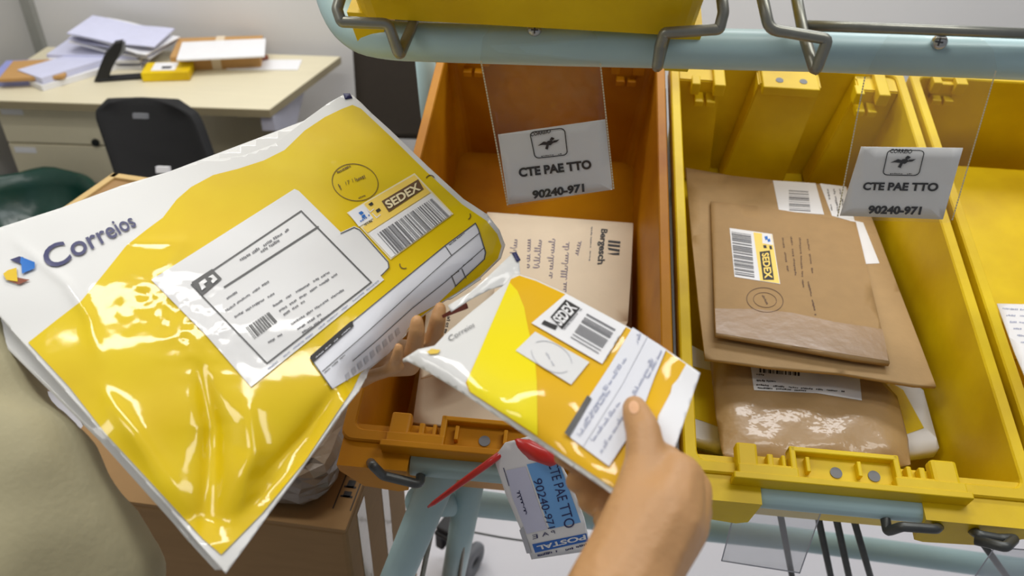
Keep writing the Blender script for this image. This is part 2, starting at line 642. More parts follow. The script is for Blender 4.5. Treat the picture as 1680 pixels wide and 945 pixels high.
def make_bin(label, org, m, sockets=True, panels=False, feet=False, handle=True):
    mtx = frame(org)
    t = thing('mail_bin', label, 'bin', matrix=mtx, group=None)
    rings = [ring_pts(.020, .046, .022, -BD, .02), ring_pts(.013, .020, .014, -.10, .02), ring_pts(.010, .008, .010, -.028, .02),
             ring_pts(0, 0, 0, -.028, .012), ring_pts(0, 0, 0, -.002, .012), ring_pts(.0015, .0015, .0015, 0, .012),
             ring_pts(.0115, .0115, .0115, 0, .010), ring_pts(.013, .013, .013, -.002, .010), ring_pts(.024, .05, .026, -BD + .005, .02)]
    vs = [mtx @ Vector(p) for r in rings for p in r]
    n = len(rings[0])
    fs = []
    for i in range(len(rings) - 1):
        for k in range(n):
            fs.append((i * n + k, i * n + (k + 1) % n, (i + 1) * n + (k + 1) % n, (i + 1) * n + k))
    fs.append(tuple(range(n))[::-1])
    fs.append(tuple(range((len(rings) - 1) * n, len(rings) * n)))
    link_mesh('tub', vs, fs, m, t)
    # inner stiffening strips along the side walls
    if handle:
        b = Boxes()
        b.add((.045, -.017, -.020), (.270, .004, -.008))
        b.add((.050, -.016, -.012), (.108, .004, .008))
        b.add((.200, -.016, -.012), (.266, .004, .008))
        b.add((.050, -.013, 0), (.071, .002, .050), .003)
        b.add((.238, -.013, 0), (.264, .002, .050), .004)
        b.add((.068, -.002, 0), (.106, .002, .036))
        b.add((.204, -.002, 0), (.240, .002, .036))
        b.add((.068, -.013, .008), (.106, .002, .013))
        b.add((.204, -.013, .008), (.240, .002, .013))
        b.add((.080, -.012, .006), (.086, -.001, .033))
        b.add((.094, -.012, .006), (.098, -.001, .033))
        b.add((.214, -.012, .006), (.219, -.001, .033))
        b.add((.226, -.012, .006), (.232, -.001, .033))
        b.add((.102, -.014, .004), (.108, .002, .050))
        b.add((.202, -.014, .004), (.208, .002, .050))
        b.add((.102, -.014, .040), (.208, .002, .050), .002)
        b.add((.106, -.005, -.010), (.204, .001, .042))
        b.add((.117, -.013, .006), (.121, -.003, .033), .001)
        b.add((.1665, -.013, .006), (.1705, -.003, .033), .001)
        hm_ = mtx @ Matrix(((1, 0, 0, 0), (0, 0, .58, .0020), (0, -1, 0, -.004), (0, 0, 0, 1)))
        hd = b.build('handle_ledge', m, t, hm_)
        for x in (.1475, .184):
            vv, ff = tube_geo([hm_ @ Vector((x, -.0062, .014)), hm_ @ Vector((x, -.0045, .014))], .0058, 20)
            link_mesh('rivet_hole', vv, ff, M['rubber'], hd, False, 'round grey hole in the ledge')
        for pts in ([(.003, -.004), (.074, -.004), (.071, -.050), (.060, -.056), (.024, -.050), (.004, -.018)],
                    [(.228, -.004), (.337, -.004), (.335, -.018), (.312, -.052), (.246, -.058), (.236, -.054)]):
            b = Boxes()
            b.prism(pts, 1, -.0275, .020)
            b.build('corner_foot', m, t, mtx)
    if sockets:
        so_ = .036 if panels else 0
        for x in (.030, .262):
            b = Boxes()
            b.add((x, BL - .030 - so_, -.016), (x + .012, BL - .010 - so_, .004))
            b.add((x + .032, BL - .030 - so_, -.016), (x + .048, BL - .010, .004))
            b.add((x + .008, BL - .034 - so_, -.034), (x + .021, BL - .012, -.024))
            b.add((x + .025, BL - .034 - so_, -.034), (x + .038, BL - .012, -.024))
            b.add((x + .008, BL - .022, -.034), (x + .038, BL - .010, -.004))
            b.build('latch_socket', m, t, mtx)
    if panels:
        for x0, x1, x2, x3 in ((.012, .072, .018, .090), (.128, .218, .108, .208), (.270, .328, .244, .320)):
            bm = bmesh.new()
            pr = .035
            co = [(x0, BL - .012, -.004), (x1, BL - .012, -.004), (x3, BL - .026, -BD + .01), (x2, BL - .026, -BD + .01)]
            fr = [(x0, BL - .012 - pr, -.004), (x1, BL - .012 - pr, -.004), (x3, BL - .026 - pr, -BD + .01), (x2, BL - .026 - pr, -BD + .01)]
            a = [bm.verts.new(c) for c in co]
            c = [bm.verts.new(q) for q in fr]
            bm.faces.new(a)
            bm.faces.new(c)
            for i in range(4):
                bm.faces.new((a[i], a[(i + 1) % 4], c[(i + 1) % 4], c[i]))
            bmesh.ops.recalc_face_normals(bm, faces=bm.faces)
            bmesh.ops.bevel(bm, geom=list(bm.edges), offset=.002, segments=2, affect='EDGES')
            bm.transform(mtx)
            me = bpy.data.meshes.new('back_panel')
            bm.to_mesh(me)
            bm.free()
            o = bpy.data.objects.new('back_panel', me)
            COL.objects.link(o)
            me.materials.append(m)
            o.parent = t
            o.matrix_parent_inverse = mtx.inverted()
        b = Boxes()
        b.add((.132, BL - .062, -.012), (.212, BL - .008, .003))
        tb = b.build('rim_tab', m, t, mtx)
        for x in (.156, .190):
            vv, ff = tube_geo([mtx @ Vector((x, BL - .045, .0025)), mtx @ Vector((x, BL - .045, .0036))], .0055, 18)
            link_mesh('tab_hole', vv, ff, M['rubber'], tb, False, 'small grey hole in the rim tab')
    if feet:
        for x in (.012, .292):
            b = Boxes()
            b.prism([(x, -BD + .002), (x + .034, -BD + .002), (x + .028, -BD - .040), (x + .007, -BD - .040)], 1, .050, .57)
            b.build('runner', m, t, mtx)
    return t


make_bin('deep amber plastic mail bin on the shelf, holding the cream Bergesch envelope', ORG, M['yellow_old'])
make_bin('yellow plastic mail bin on the shelf, holding the stack of brown kraft envelopes', ORG + r1 * (BW + GAP), M['yellow'], panels=True)
make_bin('yellow plastic mail bin cut by the right edge of the photo', ORG + r1 * 2 * (BW + GAP), M['yellow'])
# upper tier bin: its lower front edge lies just above the pale blue rail
pb = W(858, 44, .695)
UP = pb - (r1 * (BW / 2) + r2 * .046 - r3 * BD)
make_bin('yellow plastic mail bin on the upper tier above the pale blue rail', UP, M['yellow'], feet=True, handle=False, sockets=False)

# ------------------------------------------------------------------ trolley
trolley = thing('sorting_trolley', 'pale blue tubular sorting trolley carrying the yellow bins on wire brackets', 'trolley', (0.17, .75, 0))
rail_pts = [W(538, -190, .80), W(540, -60, .775), W(545, -15, .765), W(562, 30, .755), W(592, 58, .745), W(640, 67, .735), W(700, 69, .73)]
rail_pts = smooth_path(rail_pts, 2) + [W(900, 75, .722), W(1333, 84, .70), W(1600, 94, .69), W(1900, 106, .678), W(2500, 134, .655)]
tube('top_rail', rail_pts, .0178, M['rail'], trolley, 20)
for px, py, z in ((877, 49, .706), (1541, 69, .672)):
    p = W(px, py, z)
    d = (EYE - p).normalized()
    v, f = tube_geo([p - d * .012, p, p + d * .0025, p + d * .004], .005, 16, [.0052, .0066, .0058, .002])
    s = link_mesh('screw', v, f, M['screw'], trolley, True, 'small domed steel screw on the rail')
    c = Boxes()
    c.add((-.0032, -.0007, 0), (.0032, .0007, .0008), 0)
    c.add((-.0007, -.0032, 0), (.0007, .0032, .0008), 0)
    c.build('screw_slot', M['black'], s, Matrix.Translation(p + d * .0036) @ d.to_track_quat('Z', 'Y').to_matrix().to_4x4())

# front rail of the lower tier and its hidden back rail
tube('front_rail', [rk(.075, -.012, -.018), rk(1.2, -.012, -.018)], .012, M['rail'], trolley, 18)
tube('back_rail', [rk(-.03, BL - .06, -BD - .03), rk(1.2, BL - .06, -BD - .03)], .0155, M['rail'], trolley, 18)
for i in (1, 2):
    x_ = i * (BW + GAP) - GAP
    box('gap_shade_strip', (x_ + .0015, .04, -.15), (x_ + GAP - .0015, BL - .03, -.035), M['steel_dark'], trolley, RACK)  # added dark strip stands in for the shade in the gap between bins
# post behind the amber bin
tube('post', [W(697, 90, 1.235), W(706, 190, 1.32), W(735, 420, 1.62), at_height(760, 700, .1)], .016, M['rail'], trolley, 16)
# splayed front legs, cross tubes
legA = [W(737, 742, .875), W(652, 945, 1.0), W(560, 1165, 1.22)]
tube('leg', legA, .0205, M['rail'], trolley, 18)
legB = [W(778, 752, 1.02), W(752, 900, 1.24), W(735, 990, 1.45)]
tube('leg', legB, .0195, M['rail'], trolley, 18)
tube('cross_tube', [W(690, 822, .99), W(765, 824, 1.22), W(1000, 852, 1.36), W(1300, 884, 1.42), W(1480, 908, 1.42), W(1900, 965, 1.4)], .0205, M['rail'], trolley, 18)


def wire(pts, r=.0048, m='steel', bend=2, name='wire_bracket', label=None):
    return tube(name, [W(*p) for p in pts], r, M[m], trolley, 10, bend, label)


def sharp(pts, r=.0048, m='steel', rad=.16, name='wire_bracket'):
    """bent wire with small rounded corners"""
    P = [W(*p) for p in pts]
    q = [P[0]]
    for a, b, c in zip(P, P[1:], P[2:]):
        l = min((b - a).length, (c - b).length) * rad
        s, e = b + (a - b).normalized() * l, b + (c - b).normalized() * l
        for k in range(5):
            t = k / 4
            q.append(s * (1 - t) ** 2 + b * 2 * t * (1 - t) + e * t * t)
    q.append(P[-1])
    return tube(name, q, r, M[m], trolley, 10)


# upper wire brackets
sharp([(566, -30, .668), (553, 15, .668), (560, 36, .668), (637, 39, .672), (655, 92, .688), (676, 44, .705), (690, -10, .715)])
sharp([(1180, -40, .650), (1187, 20, .652), (1180, 48, .655), (1090, 54, .662), (1083, 75, .67), (1078, 112, .678), (1094, 50, .69)])
sharp([(1243, -40, .64), (1262, 48, .642), (1358, 64, .642), (1338, 118, .655), (1318, 55, .665), (1300, -40, .675)])
sharp([(1322, 42, .668), (1500, 48, .664), (1760, 58, .658)], r=.0045)
# lower brackets under the bins
def on_front(px, py, y):
    v = ray(px, py)
    p0 = ORG + r2 * y
    return EYE + v * ((p0 - EYE).dot(r2) / v.dot(r2))


def front_wire(pts):
    P = [on_front(px, py, y) for px, py, y in pts]
    zs = [(p - EYE).dot(FWD) for p in P]
    sharp([(px, py, z) for (px, py, _), z in zip(pts, zs)], m='steel_dark')


front_wire([(692, 752, .0), (689, 795, -.036), (628, 780, -.037), (612, 764, -.036), (606, 756, -.01)])
front_wire([(1446, 814, .0), (1456, 872, -.036), (1480, 864, -.037), (1536, 868, -.036), (1546, 858, -.01)])
front_wire([(1590, 866, -.02), (1606, 878, -.036), (1640, 884, -.037), (1664, 884, -.036), (1650, 898, -.05), (1600, 886, -.04)])
# thin uprights of the wire shelf below
for a, b, r in (((1272, 800, 1.05), (1302, 960, 1.22), .0046), ((1332, 800, 1.05), (1366, 960, 1.2), .0048), ((1362, 805, 1.02), (1396, 960, 1.18), .0048),
                ((1390, 815, 1.0), (1432, 960, 1.15), .0048), ((1590, 860, 1.02), (1640, 930, 1.12), .0046)):
    tube('wire_upright', [W(*a), W(*b), W(*b) + (W(*b) - W(*a)) * 1.5], r, M['steel_dark'], trolley, 8)
wire([(738, 752, .98), (724, 800, 1.0), (706, 880, 1.06), (690, 960, 1.12)], .0038, name='wire_upright')
wire([(771, 760, 1.0), (770, 830, 1.1), (760, 900, 1.2), (752, 960, 1.3)], .0030, name='wire_upright')
wire([(786, 750, 1.08), (779, 790, 1.13), (774, 840, 1.2)], .0024, name='wire_upright')
wire([(770, 872, 1.66), (850, 887, 1.68), (980, 900, 1.7)], .0022, 'steel_dark', name='shelf_wire')
# caster
cs = at_height(752, 908, .05)
cas = Boxes()
cas.add((-.052, -.026, .02), (-.028, .026, .075), .006)
cas.add((-.052, -.03, .07), (.03, .03, .085), .006)
cas.add((-.05, -.024, .085), (.0, .024, .10), .006)
cz = Vector((cs.x, cs.y, .048))
cfork = cas.build('caster_fork', M['black'], trolley, Matrix.Translation(cz) @ Matrix.Rotation(-.5, 4, 'Z'), 'black caster fork')
for side in (-.019, .019):
    bm = bmesh.new()
    prof = [(.018, -.012), (.040, -.012), (.047, -.008), (.049, 0), (.047, .008), (.040, .012), (.018, .012), (.016, .006), (.016, -.006)]
    vs, fs, n = [], [], 28
    for k in range(n):
        a = 2 * math.pi * k / n
        for r_, x_ in prof:
            vs.append(cz + Matrix.Rotation(-.5, 3, 'Z') @ Vector((x_ + side + .02, r_ * math.cos(a), r_ * math.sin(a))))
    for k in range(n):
        for j in range(len(prof)):
            fs.append((k * len(prof) + j, k * len(prof) + (j + 1) % len(prof), ((k + 1) % n) * len(prof) + (j + 1) % len(prof), ((k + 1) % n) * len(prof) + j))
    link_mesh('caster_wheel', vs, fs, M['rubber'], cfork, True, 'grey twin caster wheel')

# ------------------------------------------------------------------ clear pouches with address cards
def pouch(label, outline, surf, m='clear', seams=()):
    t = thing('clear_pouch', label, 'pouch', surf.pt(*outline[-1]))
    Ink(surf, 20).poly(outline).build('sleeve', M[m], t, 0, .0006)
    if m == 'clear_grey':
        Ink(surf, 20).line(outline + outline[:1], 2.2).build('polished_edge', M['greyband'], t, .0005)
    if seams:
        for a, b in seams:
            k = Ink(surf, 0)
            L = math.hypot(b[0] - a[0], b[1] - a[1])
            n = int(L / 4.6)
            for i in range(n):
                p = [a[j] + (b[j] - a[j]) * (i + .15) / n for j in (0, 1)]
                q = [a[j] + (b[j] - a[j]) * (i + .65) / n for j in (0, 1)]
                k.line([p, q], 2.4)
            k.build('dotted_seam', M['stitch'], t, .0004, label='row of pale dots welding the side')
    return t


def address_card(label, surf, quad, t1, t2, lg, mark, small):
    c = Ink(surf, 20).poly(quad).build('address_card', M['white'], None, -.0030, .0008)
    tag(c, label, 'card')
    k = Ink(surf, 20)
    k.text('CTE PAE TTO', t1, .042)
    k.build('printed_name', M['ink'], c, -.0022)
    k = Ink(surf, 20)
    k.text('90240-971', t2, .045)
    k.build('printed_postcode', M['ink'], c, -.0022)
    e = Ink(surf, 0)
    hm = homography(lg)
    loop = []
    for cx_, cy_, a0 in ((.86, .14, -90), (.86, .86, 0), (.14, .86, 90), (.14, .14, 180)):
        for s in range(5):
            a = math.radians(a0 + 22.5 * s)
            loop.append(hm(cx_ + .14 * math.cos(a), cy_ + .14 * math.sin(a)))
    e.line(loop + loop[:1], 1.6)
    e.text('CORREIO', small, .03, .2)
    h2 = homography(mark)
    for pp in (((0, .38), (.30, .72), (.46, .62), (.42, .36), (.2, .42)), ((.40, .30), (.46, .70), (.66, .78), (.74, .5), (.6, .28), (.52, .3), (.46, -.1), (.34, .0)), ((.56, .80), (.66, 1.05), (.80, .9), (.72, .72)), ((.70, .45), (.74, .66), (1.02, .72), (.88, .5))):
        e.poly([h2(*p) for p in pp])
    e.dashes(hm(.2, .06), hm(.8, .06), 1.6, 5)
    e.build('printed_emblem', M['ink'], c, -.0021)
    return c


sA = Surf(W(800, 60, .705), W(980, 60, .699), W(920, 330, .775))
pouch('clear pouch hung from the rail in front of the amber bin', [(802, 48), (968, 46), (980, 60), (985, 103), (1008, 312), (833, 341), (806, 190), (788, 97), (792, 62)],
      sA, seams=[((789, 100), (833, 338)), ((985, 104), (1007, 311))])
address_card('white address card in the tilted pouch in front of the amber bin', sA, [(834, 336), (1005, 311), (993, 196), (817, 221)],
             [(852, 291), (971, 277), (969, 262), (850, 276)], [(874, 327), (959, 315), (958, 301), (873, 313)],
             [(878, 260), (931, 254), (926, 210), (869, 217)], [(882, 246), (918, 241), (917, 224), (881, 229)], [(871, 224), (904, 218), (903, 212), (870, 218)])
sB = Surf(W(1440, 60, .668), W(1620, 66, .655), W(1470, 358, .735))
pouch('clear pouch hung from the rail above the yellow bin of kraft envelopes', [(1457, 58), (1612, 63), (1630, 82), (1636, 112), (1600, 240), (1560, 366), (1372, 360), (1387, 300), (1420, 123), (1438, 88)],
      sB, seams=[((1419, 126), (1374, 356)), ((1634, 116), (1562, 362))])
address_card('white address card in the pouch above the brown kraft envelopes', sB, [(1378, 354), (1547, 360), (1580, 243), (1413, 241)],
             [(1415, 312), (1538, 314), (1541, 300), (1417, 299)], [(1423, 351), (1510, 353), (1513, 339), (1426, 337)],
             [(1448, 287), (1507, 288), (1517, 247), (1457, 246)], [(1459, 274), (1500, 274), (1503, 256), (1462, 256)], [(1460, 251), (1496, 252), (1497, 245), (1461, 244)])
sC = Surf(W(1215, 800, .855), W(1350, 815, .85), W(1270, 930, .90))
pouch('empty clear acrylic holder hanging under the bin of kraft envelopes', [(1214, 806), (1356, 815), (1312, 940), (1184, 920)], sC, 'clear_grey', [])
sD = Surf(W(1630, 900, .85), W(1700, 905, .845), W(1650, 960, .87))
pouch('empty clear acrylic holder in the bottom right corner', [(1632, 898), (1720, 905), (1700, 975), (1580, 975)], sD, 'clear_grey', [])

# ------------------------------------------------------------------ mail inside the bins
def plane3(*p):
    return Surf(*[on_rack(*q) for q in p])


# cream envelope in the amber bin
sE = plane3((800, 350, -.150), (1040, 365, -.150), (690, 690, -.105))
be = thing('envelope', 'large cream paper envelope with Bergesch print and pen writing, in the amber bin', 'envelope', sE.pt(860, 520))
Ink(sE, 24).poly([(800, 348), (1039, 366), (1036, 440), (1030, 527), (985, 640), (930, 720), (677, 692), (690, 600), (735, 480), (760, 420)]).build('paper', M['cream'], be, 0, .004)
k = Ink(sE, 24)
k.text('Bergesch', [(983, 375), (976, 434), (992, 433), (997, 376)], .03)
hm = homography([(998, 394), (1018, 396), (1016, 419), (996, 417)])
for u0, u1 in ((0, .16), (.26, .42)):
    k.quad(hm, 0, u0, 1, u1)
k.poly([hm(0, .52), hm(1, .58), hm(1, .75), hm(.1, .68)])
k.poly([hm(0, .95), hm(1, .8), hm(1, .98), hm(.5, 1)])
k.build('printed_logo', M['ink'], be, .0006)
k = Ink(sE, 24)
k.dashes((971, 372), (967, 432), 2.2, 4)
k.build('small_print', M['ink_soft'], be, .0006)
k = Ink(sE, 24)
for i, (a, b) in enumerate((((951, 396), (945, 420)), ((931, 398), (926, 478)), ((908, 392), (903, 455)), ((886, 393), (882, 440)), ((868, 392), (866, 440)), ((846, 392), (842, 448)))):
    k.scribble(a, b, 11, 1.3, 20 + i, 4)
k.build('pen_writing', M['pen'], be, .0006)

# white sheet below it
sE2 = plane3((800, 350, -.17), (1040, 365, -.17), (690, 690, -.13))
o = Ink(sE2, 24).poly([(782, 352), (850, 351), (850, 420), (800, 600), (700, 690), (690, 560), (740, 430)]).build('envelope', M['white'], None, 0, .003)
tag(o, 'white envelope tucked under the cream Bergesch envelope in the amber bin', 'envelope')
# envelope with vertical code print between the fingers and the small mailer
sF = plane3((720, 480, -.080), (860, 470, -.095), (720, 620, -.07))
ev = thing('envelope', 'pale pinkish envelope behind the left corner of the small yellow mailer', 'envelope', sF.pt(745, 520))
Ink(sF, 24).poly([(700, 500), (770, 470), (812, 470), (800, 560), (730, 610), (690, 620)]).build('paper', M['cream'], ev, 0, .003)
k = Ink(sF, 24)
k.text('RJ 02 BR', [(740, 520), (733, 548), (728, 547), (734, 519)], .02)
k.dashes((724, 536), (719, 552), 5, 3)
k.build('printed_code', M['ink'], ev, .0006)

# kraft envelopes in the middle bin
def bend_k(px, py):
    return .004 * math.sin(px / 70.) + .003 * math.sin(py / 55.)


sG = Surf(on_rack(1125, 276, -.135), on_rack(1430, 318, -.135), on_rack(1345, 615, -.045), lambda x, y: .004 * math.sin(x / 80.))
big = thing('kraft_envelope', 'large brown kraft envelope lying under the smaller one, white labels along its top', 'envelope', sG.pt(1330, 450))
Ink(sG, 24).poly([(1125, 275), (1200, 288), (1275, 296), (1360, 303), (1412, 312), (1436, 372), (1475, 475), (1510, 565), (1536, 634), (1500, 632), (1380, 612), (1270, 603), (1157, 588), (1146, 500), (1135, 390)]).build('paper', M['kraft'], big, 0, .004)
k = Ink(sG, 24)
lab = k.poly([(1268, 296), (1338, 300.5), (1352, 352), (1278, 346)]).build('address_label', M['white'], big, .0006, label='white paper label with barcode')
lab2 = Ink(sG, 24).poly([(1345, 301), (1388, 306), (1402, 362), (1416, 365), (1443, 432), (1421, 433), (1394, 362), (1365, 354)]).build('address_label', M['white'], big, .0006, label='white paper strip with small print')
k = Ink(sG, 24)
k.bars([(1295, 345), (1330, 347), (1326, 313), (1294, 311)][1:] + [(1295, 345)], 5, 14)
k.build('printed_barcode', M['ink_soft'], lab, .001)
k = Ink(sG, 24)
for i in range(3):
    k.dashes((1358 + i * 10, 310), (1366 + i * 10, 350), 3, 30 + i)
k.build('printed_text', M['ink_soft'], lab2, .001)

sH = Surf(on_rack(1166, 330, -.110), on_rack(1430, 368, -.110), on_rack(1300, 580, -.036), lambda x, y: .003 * math.sin(x / 60. + 1))
sm = thing('kraft_envelope', 'smaller brown kraft envelope with yellow SEDEX sticker, topmost in the bin', 'envelope', sH.pt(1310, 450))
Ink(sH, 24).poly([(1166, 330), (1240, 338), (1330, 352), (1404, 364), (1413, 400), (1432, 480), (1460, 596), (1400, 588), (1300, 570), (1174, 548), (1171, 450)]).build('paper', M['kraft2'], sm, 0, .005)
Ink(sH, 24).poly([(1173, 506), (1240, 507), (1300, 513), (1370, 528), (1448, 540), (1458, 592), (1300, 567), (1175, 546)]).build('clear_tape', M['tape_kraft'], sm, .0005, label='strip of shiny brown tape along the lower edge')
st = Ink(sH, 24).poly([(1197, 374), (1267, 384), (1280, 466), (1205, 454)]).build('postage_sticker', M['white'], sm, .0007, label='white and yellow postage sticker')
Ink(sH, 24).poly([(1236, 381), (1266, 385), (1279, 465), (1247, 460)]).build('sticker_band', M['label_yellow'], st, .0010)
Ink(sH, 24).poly([(1250, 383), (1265, 385), (1268, 402), (1251, 399)]).build('sticker_logo_field', M['white'], st, .0013)
k = Ink(sH, 24)
k.bars([(1200, 380), (1206, 451), (1238, 456), (1232, 385)], 8, 26)
k.build('printed_barcode', M['ink_soft'], st, .0012)
k = Ink(sH, 24)
k.poly([(1246, 413), (1263, 411), (1270, 459), (1252, 459)])
k.poly([(1252, 402), (1257, 402), (1258, 407), (1253, 407)]).poly([(1262, 403), (1266, 403), (1267, 409), (1263, 409)])
k.build('sticker_block', M['ink'], st, .0014)
Ink(sH, 24).text('SEDEX', [(1249.5, 416), (1254.5, 457), (1267, 456.5), (1261, 414)][0:1] + [(1254.5, 457), (1267.5, 456.5), (1261, 414)], .03).build('sticker_lettering', M['label_yellow'], st, .0018)
k = Ink(sH, 24)
k.poly([(1254, 388), (1259, 387), (1260, 392), (1256, 394)]).poly([(1259, 393), (1263, 391), (1264, 396), (1260, 397)])
k.build('sticker_logo', M['blue'], st, .0018)
k = Ink(sH, 24)
k.ring((1255, 492), 30, 20, 1.1, 8).ring((1255, 492), 19, 12, .8, 8)
k.dashes((1251, 484), (1260, 500), 3.5, 9)
k.build('round_postmark', M['ink_brown'], sm, .0007)
k = Ink(sH, 24)
for i, (a, b) in enumerate((((1284, 390), (1293, 445)), ((1298, 388), (1306, 455)), ((1312, 390), (1318, 470)), ((1325, 392), (1333, 448)), ((1326, 462), (1338, 515)))):
    k.dashes(a, b, 3, 50 + i)
k.build('printed_text', M['ink_brown'], sm, .0007)

# wrapped kraft parcel under the envelopes
def parcel_dz(px, py):
    e = min(px - 1165, 1495 - px, 770 - py) / 60
    e = max(0, min(1, e))
    return .022 * (1 - e) ** 2 + .0025 * math.sin(px / 17.) * math.sin(py / 14.)


sI = Surf(on_rack(1170, 590, -.085), on_rack(1450, 620, -.085), on_rack(1330, 760, -.058), parcel_dz)
pc = thing('wrapped_parcel', 'kraft parcel wrapped in crinkled clear film below the kraft envelopes', 'parcel', sI.pt(1330, 690))
Ink(sI, 12).poly([(1164, 585), (1300, 590), (1440, 615), (1472, 650), (1490, 720), (1494, 762), (1440, 775), (1300, 765), (1200, 755), (1184, 742), (1174, 680)]).build('wrapped_body', M['bubble'], pc, 0, .05)
lb = Ink(sI, 12).poly([(1230, 590), (1320, 598), (1410, 615), (1414, 657), (1340, 645), (1237, 640)]).build('address_label', M['white'], pc, .0012, label='white printed label')
k = Ink(sI, 12)
k.bars([(1246, 611), (1313, 617), (1313, 597), (1246, 592)], 11, 18)
k.build('printed_barcode', M['ink'], lb, .0019)
k = Ink(sI, 12)
k.dashes((1241, 614), (1252, 615), 2.5, 3).dashes((1241, 624), (1273, 626), 3, 4).dashes((1241, 631), (1385, 642), 2.6, 5).dashes((1243, 636), (1320, 641), 2.6, 6)
k.build('printed_text', M['ink'], lb, .0019)

# yellow and white carton mailer beneath
def card_mailer(label, pts, ypts, hs, thick=.03):
    s = plane3(*hs)
    t = thing('card_mailer', label, 'mailer', s.pt(*pts[0]))
    Ink(s, 24).poly(pts).build('card_body', M['white'], t, 0, thick)
    Ink(s, 24).poly(ypts).build('yellow_print', M['yellow_film'], t, .0008)
    return t


card_mailer('white and yellow card mailer poking out right of the wrapped parcel', [(1400, 560), (1515, 640), (1541, 735), (1490, 742), (1440, 700)],
            [(1420, 600), (1482, 640), (1516, 702), (1488, 712), (1440, 690)], ((1470, 640, -.115), (1530, 640, -.115), (1500, 740, -.100)), .018)
card_mailer('white and yellow card mailer poking out left of the wrapped parcel', [(1122, 560), (1180, 590), (1186, 732), (1122, 713)],
            [(1134, 600), (1175, 610), (1178, 700), (1134, 684)], ((1125, 600, -.120), (1180, 600, -.120), (1150, 720, -.105)), .016)
sJ = plane3((1125, 600, -.150), (1180, 600, -.150), (1150, 740, -.135))
o = Ink(sJ, 24).poly([(1124, 560), (1190, 600), (1192, 742), (1128, 724)]).build('envelope', M['greyband'], None, 0, .012)
tag(o, 'grey-white envelope at the bottom left of the kraft bin under the card mailer', 'envelope')

# right bin contents
b3 = ORG + r1 * 2 * (BW + GAP)
mb = frame(b3)
o = box('card_box', (.035, .30, -BD + .006), (.31, .60, -.115), M['yellow'], None, mb, .004)
tag(o, 'plain yellow card box at the back of the right edge bin', 'box')
sK = plane3((1635, 498, -.10), (1720, 500, -.10), (1680, 640, -.06))
wp = thing('paper_sheet', 'white printed sheet in the bin at the right edge', 'paper', sK.pt(1680, 560))
Ink(sK, 24).poly([(1636, 498), (1800, 502), (1880, 660), (1696, 652), (1664, 576)]).build('paper', M['white'], wp, 0, .002)
k = Ink(sK, 24)
for i in range(9):
    k.dashes((1645 + i * 6, 506 + i * 11), (1760, 512 + i * 11), 3, 70 + i)
k.build('printed_text', M['pen_pale'], wp, .0006)
del k

# ------------------------------------------------------------------ big yellow mailer
FOLD = [(600, 616), (640, 580), (665, 549), (690, 522), (734, 492), (790, 455), (822, 424), (829, 402)]
CREASE = [([(330, 610), (350, 700), (346, 800), (338, 890)], .016, 22, 1), ([(550, 640), (500, 715), (440, 780), (402, 800)], .012, 18, 1), ([(405, 660), (415, 740), (372, 860)], -.008, 20, 1),
          ([(400, 840), (470, 780), (560, 690)], .008, 18, 1), ([(25, 395), (110, 465), (145, 520), (165, 600)], -.004, 8, 1),
          ([(205, 397), (300, 398), (255, 450)], -.003, 8, 1), ([(170, 640), (240, 740), (310, 850)], -.007, 22, 1),
          ([(430, 250), (490, 270), (520, 262)], .003, 22, 1), ([(560, 690), (500, 760), (440, 830)], -.005, 16, 1)]


def big_dz(px, py):
    d = path_d(px, py, FOLD)
    z = .034 * max(0, 1 - d / 62) ** 2
    for pts, amp, w, _ in CREASE:
        q, sp = path_dt(px, py, pts)
        q /= w * (.75 + .9 * sp)
        if q < 5:
            z += amp * math.sin(math.pi * min(1, .06 + sp * .92)) ** .8 * (math.exp(-1.25 * q) if q > .35 else .645 + .80 * (.1225 - q * q))
    u, v = (px - 340) / 420, (py - 520) / 330
    z -= .016 * max(0, 1 - u * u - v * v)
    c = math.exp(-(((px - 300) * .8 + (py - 530) * .5) / 95) ** 2 - (((py - 530) * .8 - (px - 300) * .5) / 48) ** 2)
    if c > .02:
        q = Vector((px * .034, py * .034, 0))
        z += .0034 * c * (abs(mnoise.noise(q)) + .45 * abs(mnoise.noise(q * 2.3 + Vector((5, 3, 1)))))
    z += .0012 * math.sin(px / 47. + py / 31.) * math.sin(py / 53. - px / 90.)
    return z


sM = Surf(W(-96, 411, .62), W(575, 160, .80), W(370, 940, .50), big_dz)
sM.k = 1.8
bm_ = thing('plastic_mailer', 'large glossy yellow and white plastic mailer held at left, white address label on it', 'mailer', sM.pt(420, 520))
OUT = [(-96, 411), (0, 373), (100, 341), (200, 304), (300, 275), (345, 262), (400, 255), (450, 236), (500, 197), (540, 168), (562, 156), (578, 156), (592, 168), (610, 186), (640, 213), (700, 271), (760, 326), (800, 352), (820, 378), (829, 402)] + \
      [(822, 424), (790, 455), (750, 482), (734, 492), (712, 506), (690, 522), (668, 546), (652, 566), (634, 584), (606, 606), (602, 616), (590, 640), (560, 676), (470, 802), (370, 941), (185, 730), (0, 520)]
Ink(sM, 6).poly(OUT).build('front_sheet', M['white_film'], bm_, 0, .0015)
sMb = Surf(W(-96, 411, .62), W(575, 160, .80), W(370, 940, .50), lambda x, y: big_dz(x, y) + .013)
Ink(sMb, 12).poly([(-90, 420), (560, 175), (740, 350), (790, 420), (725, 480), (640, 560), (560, 640), (362, 934), (352, 934), (165, 725), (-25, 535)]).build('back_sheet', M['white_film'], bm_, 0, .002)
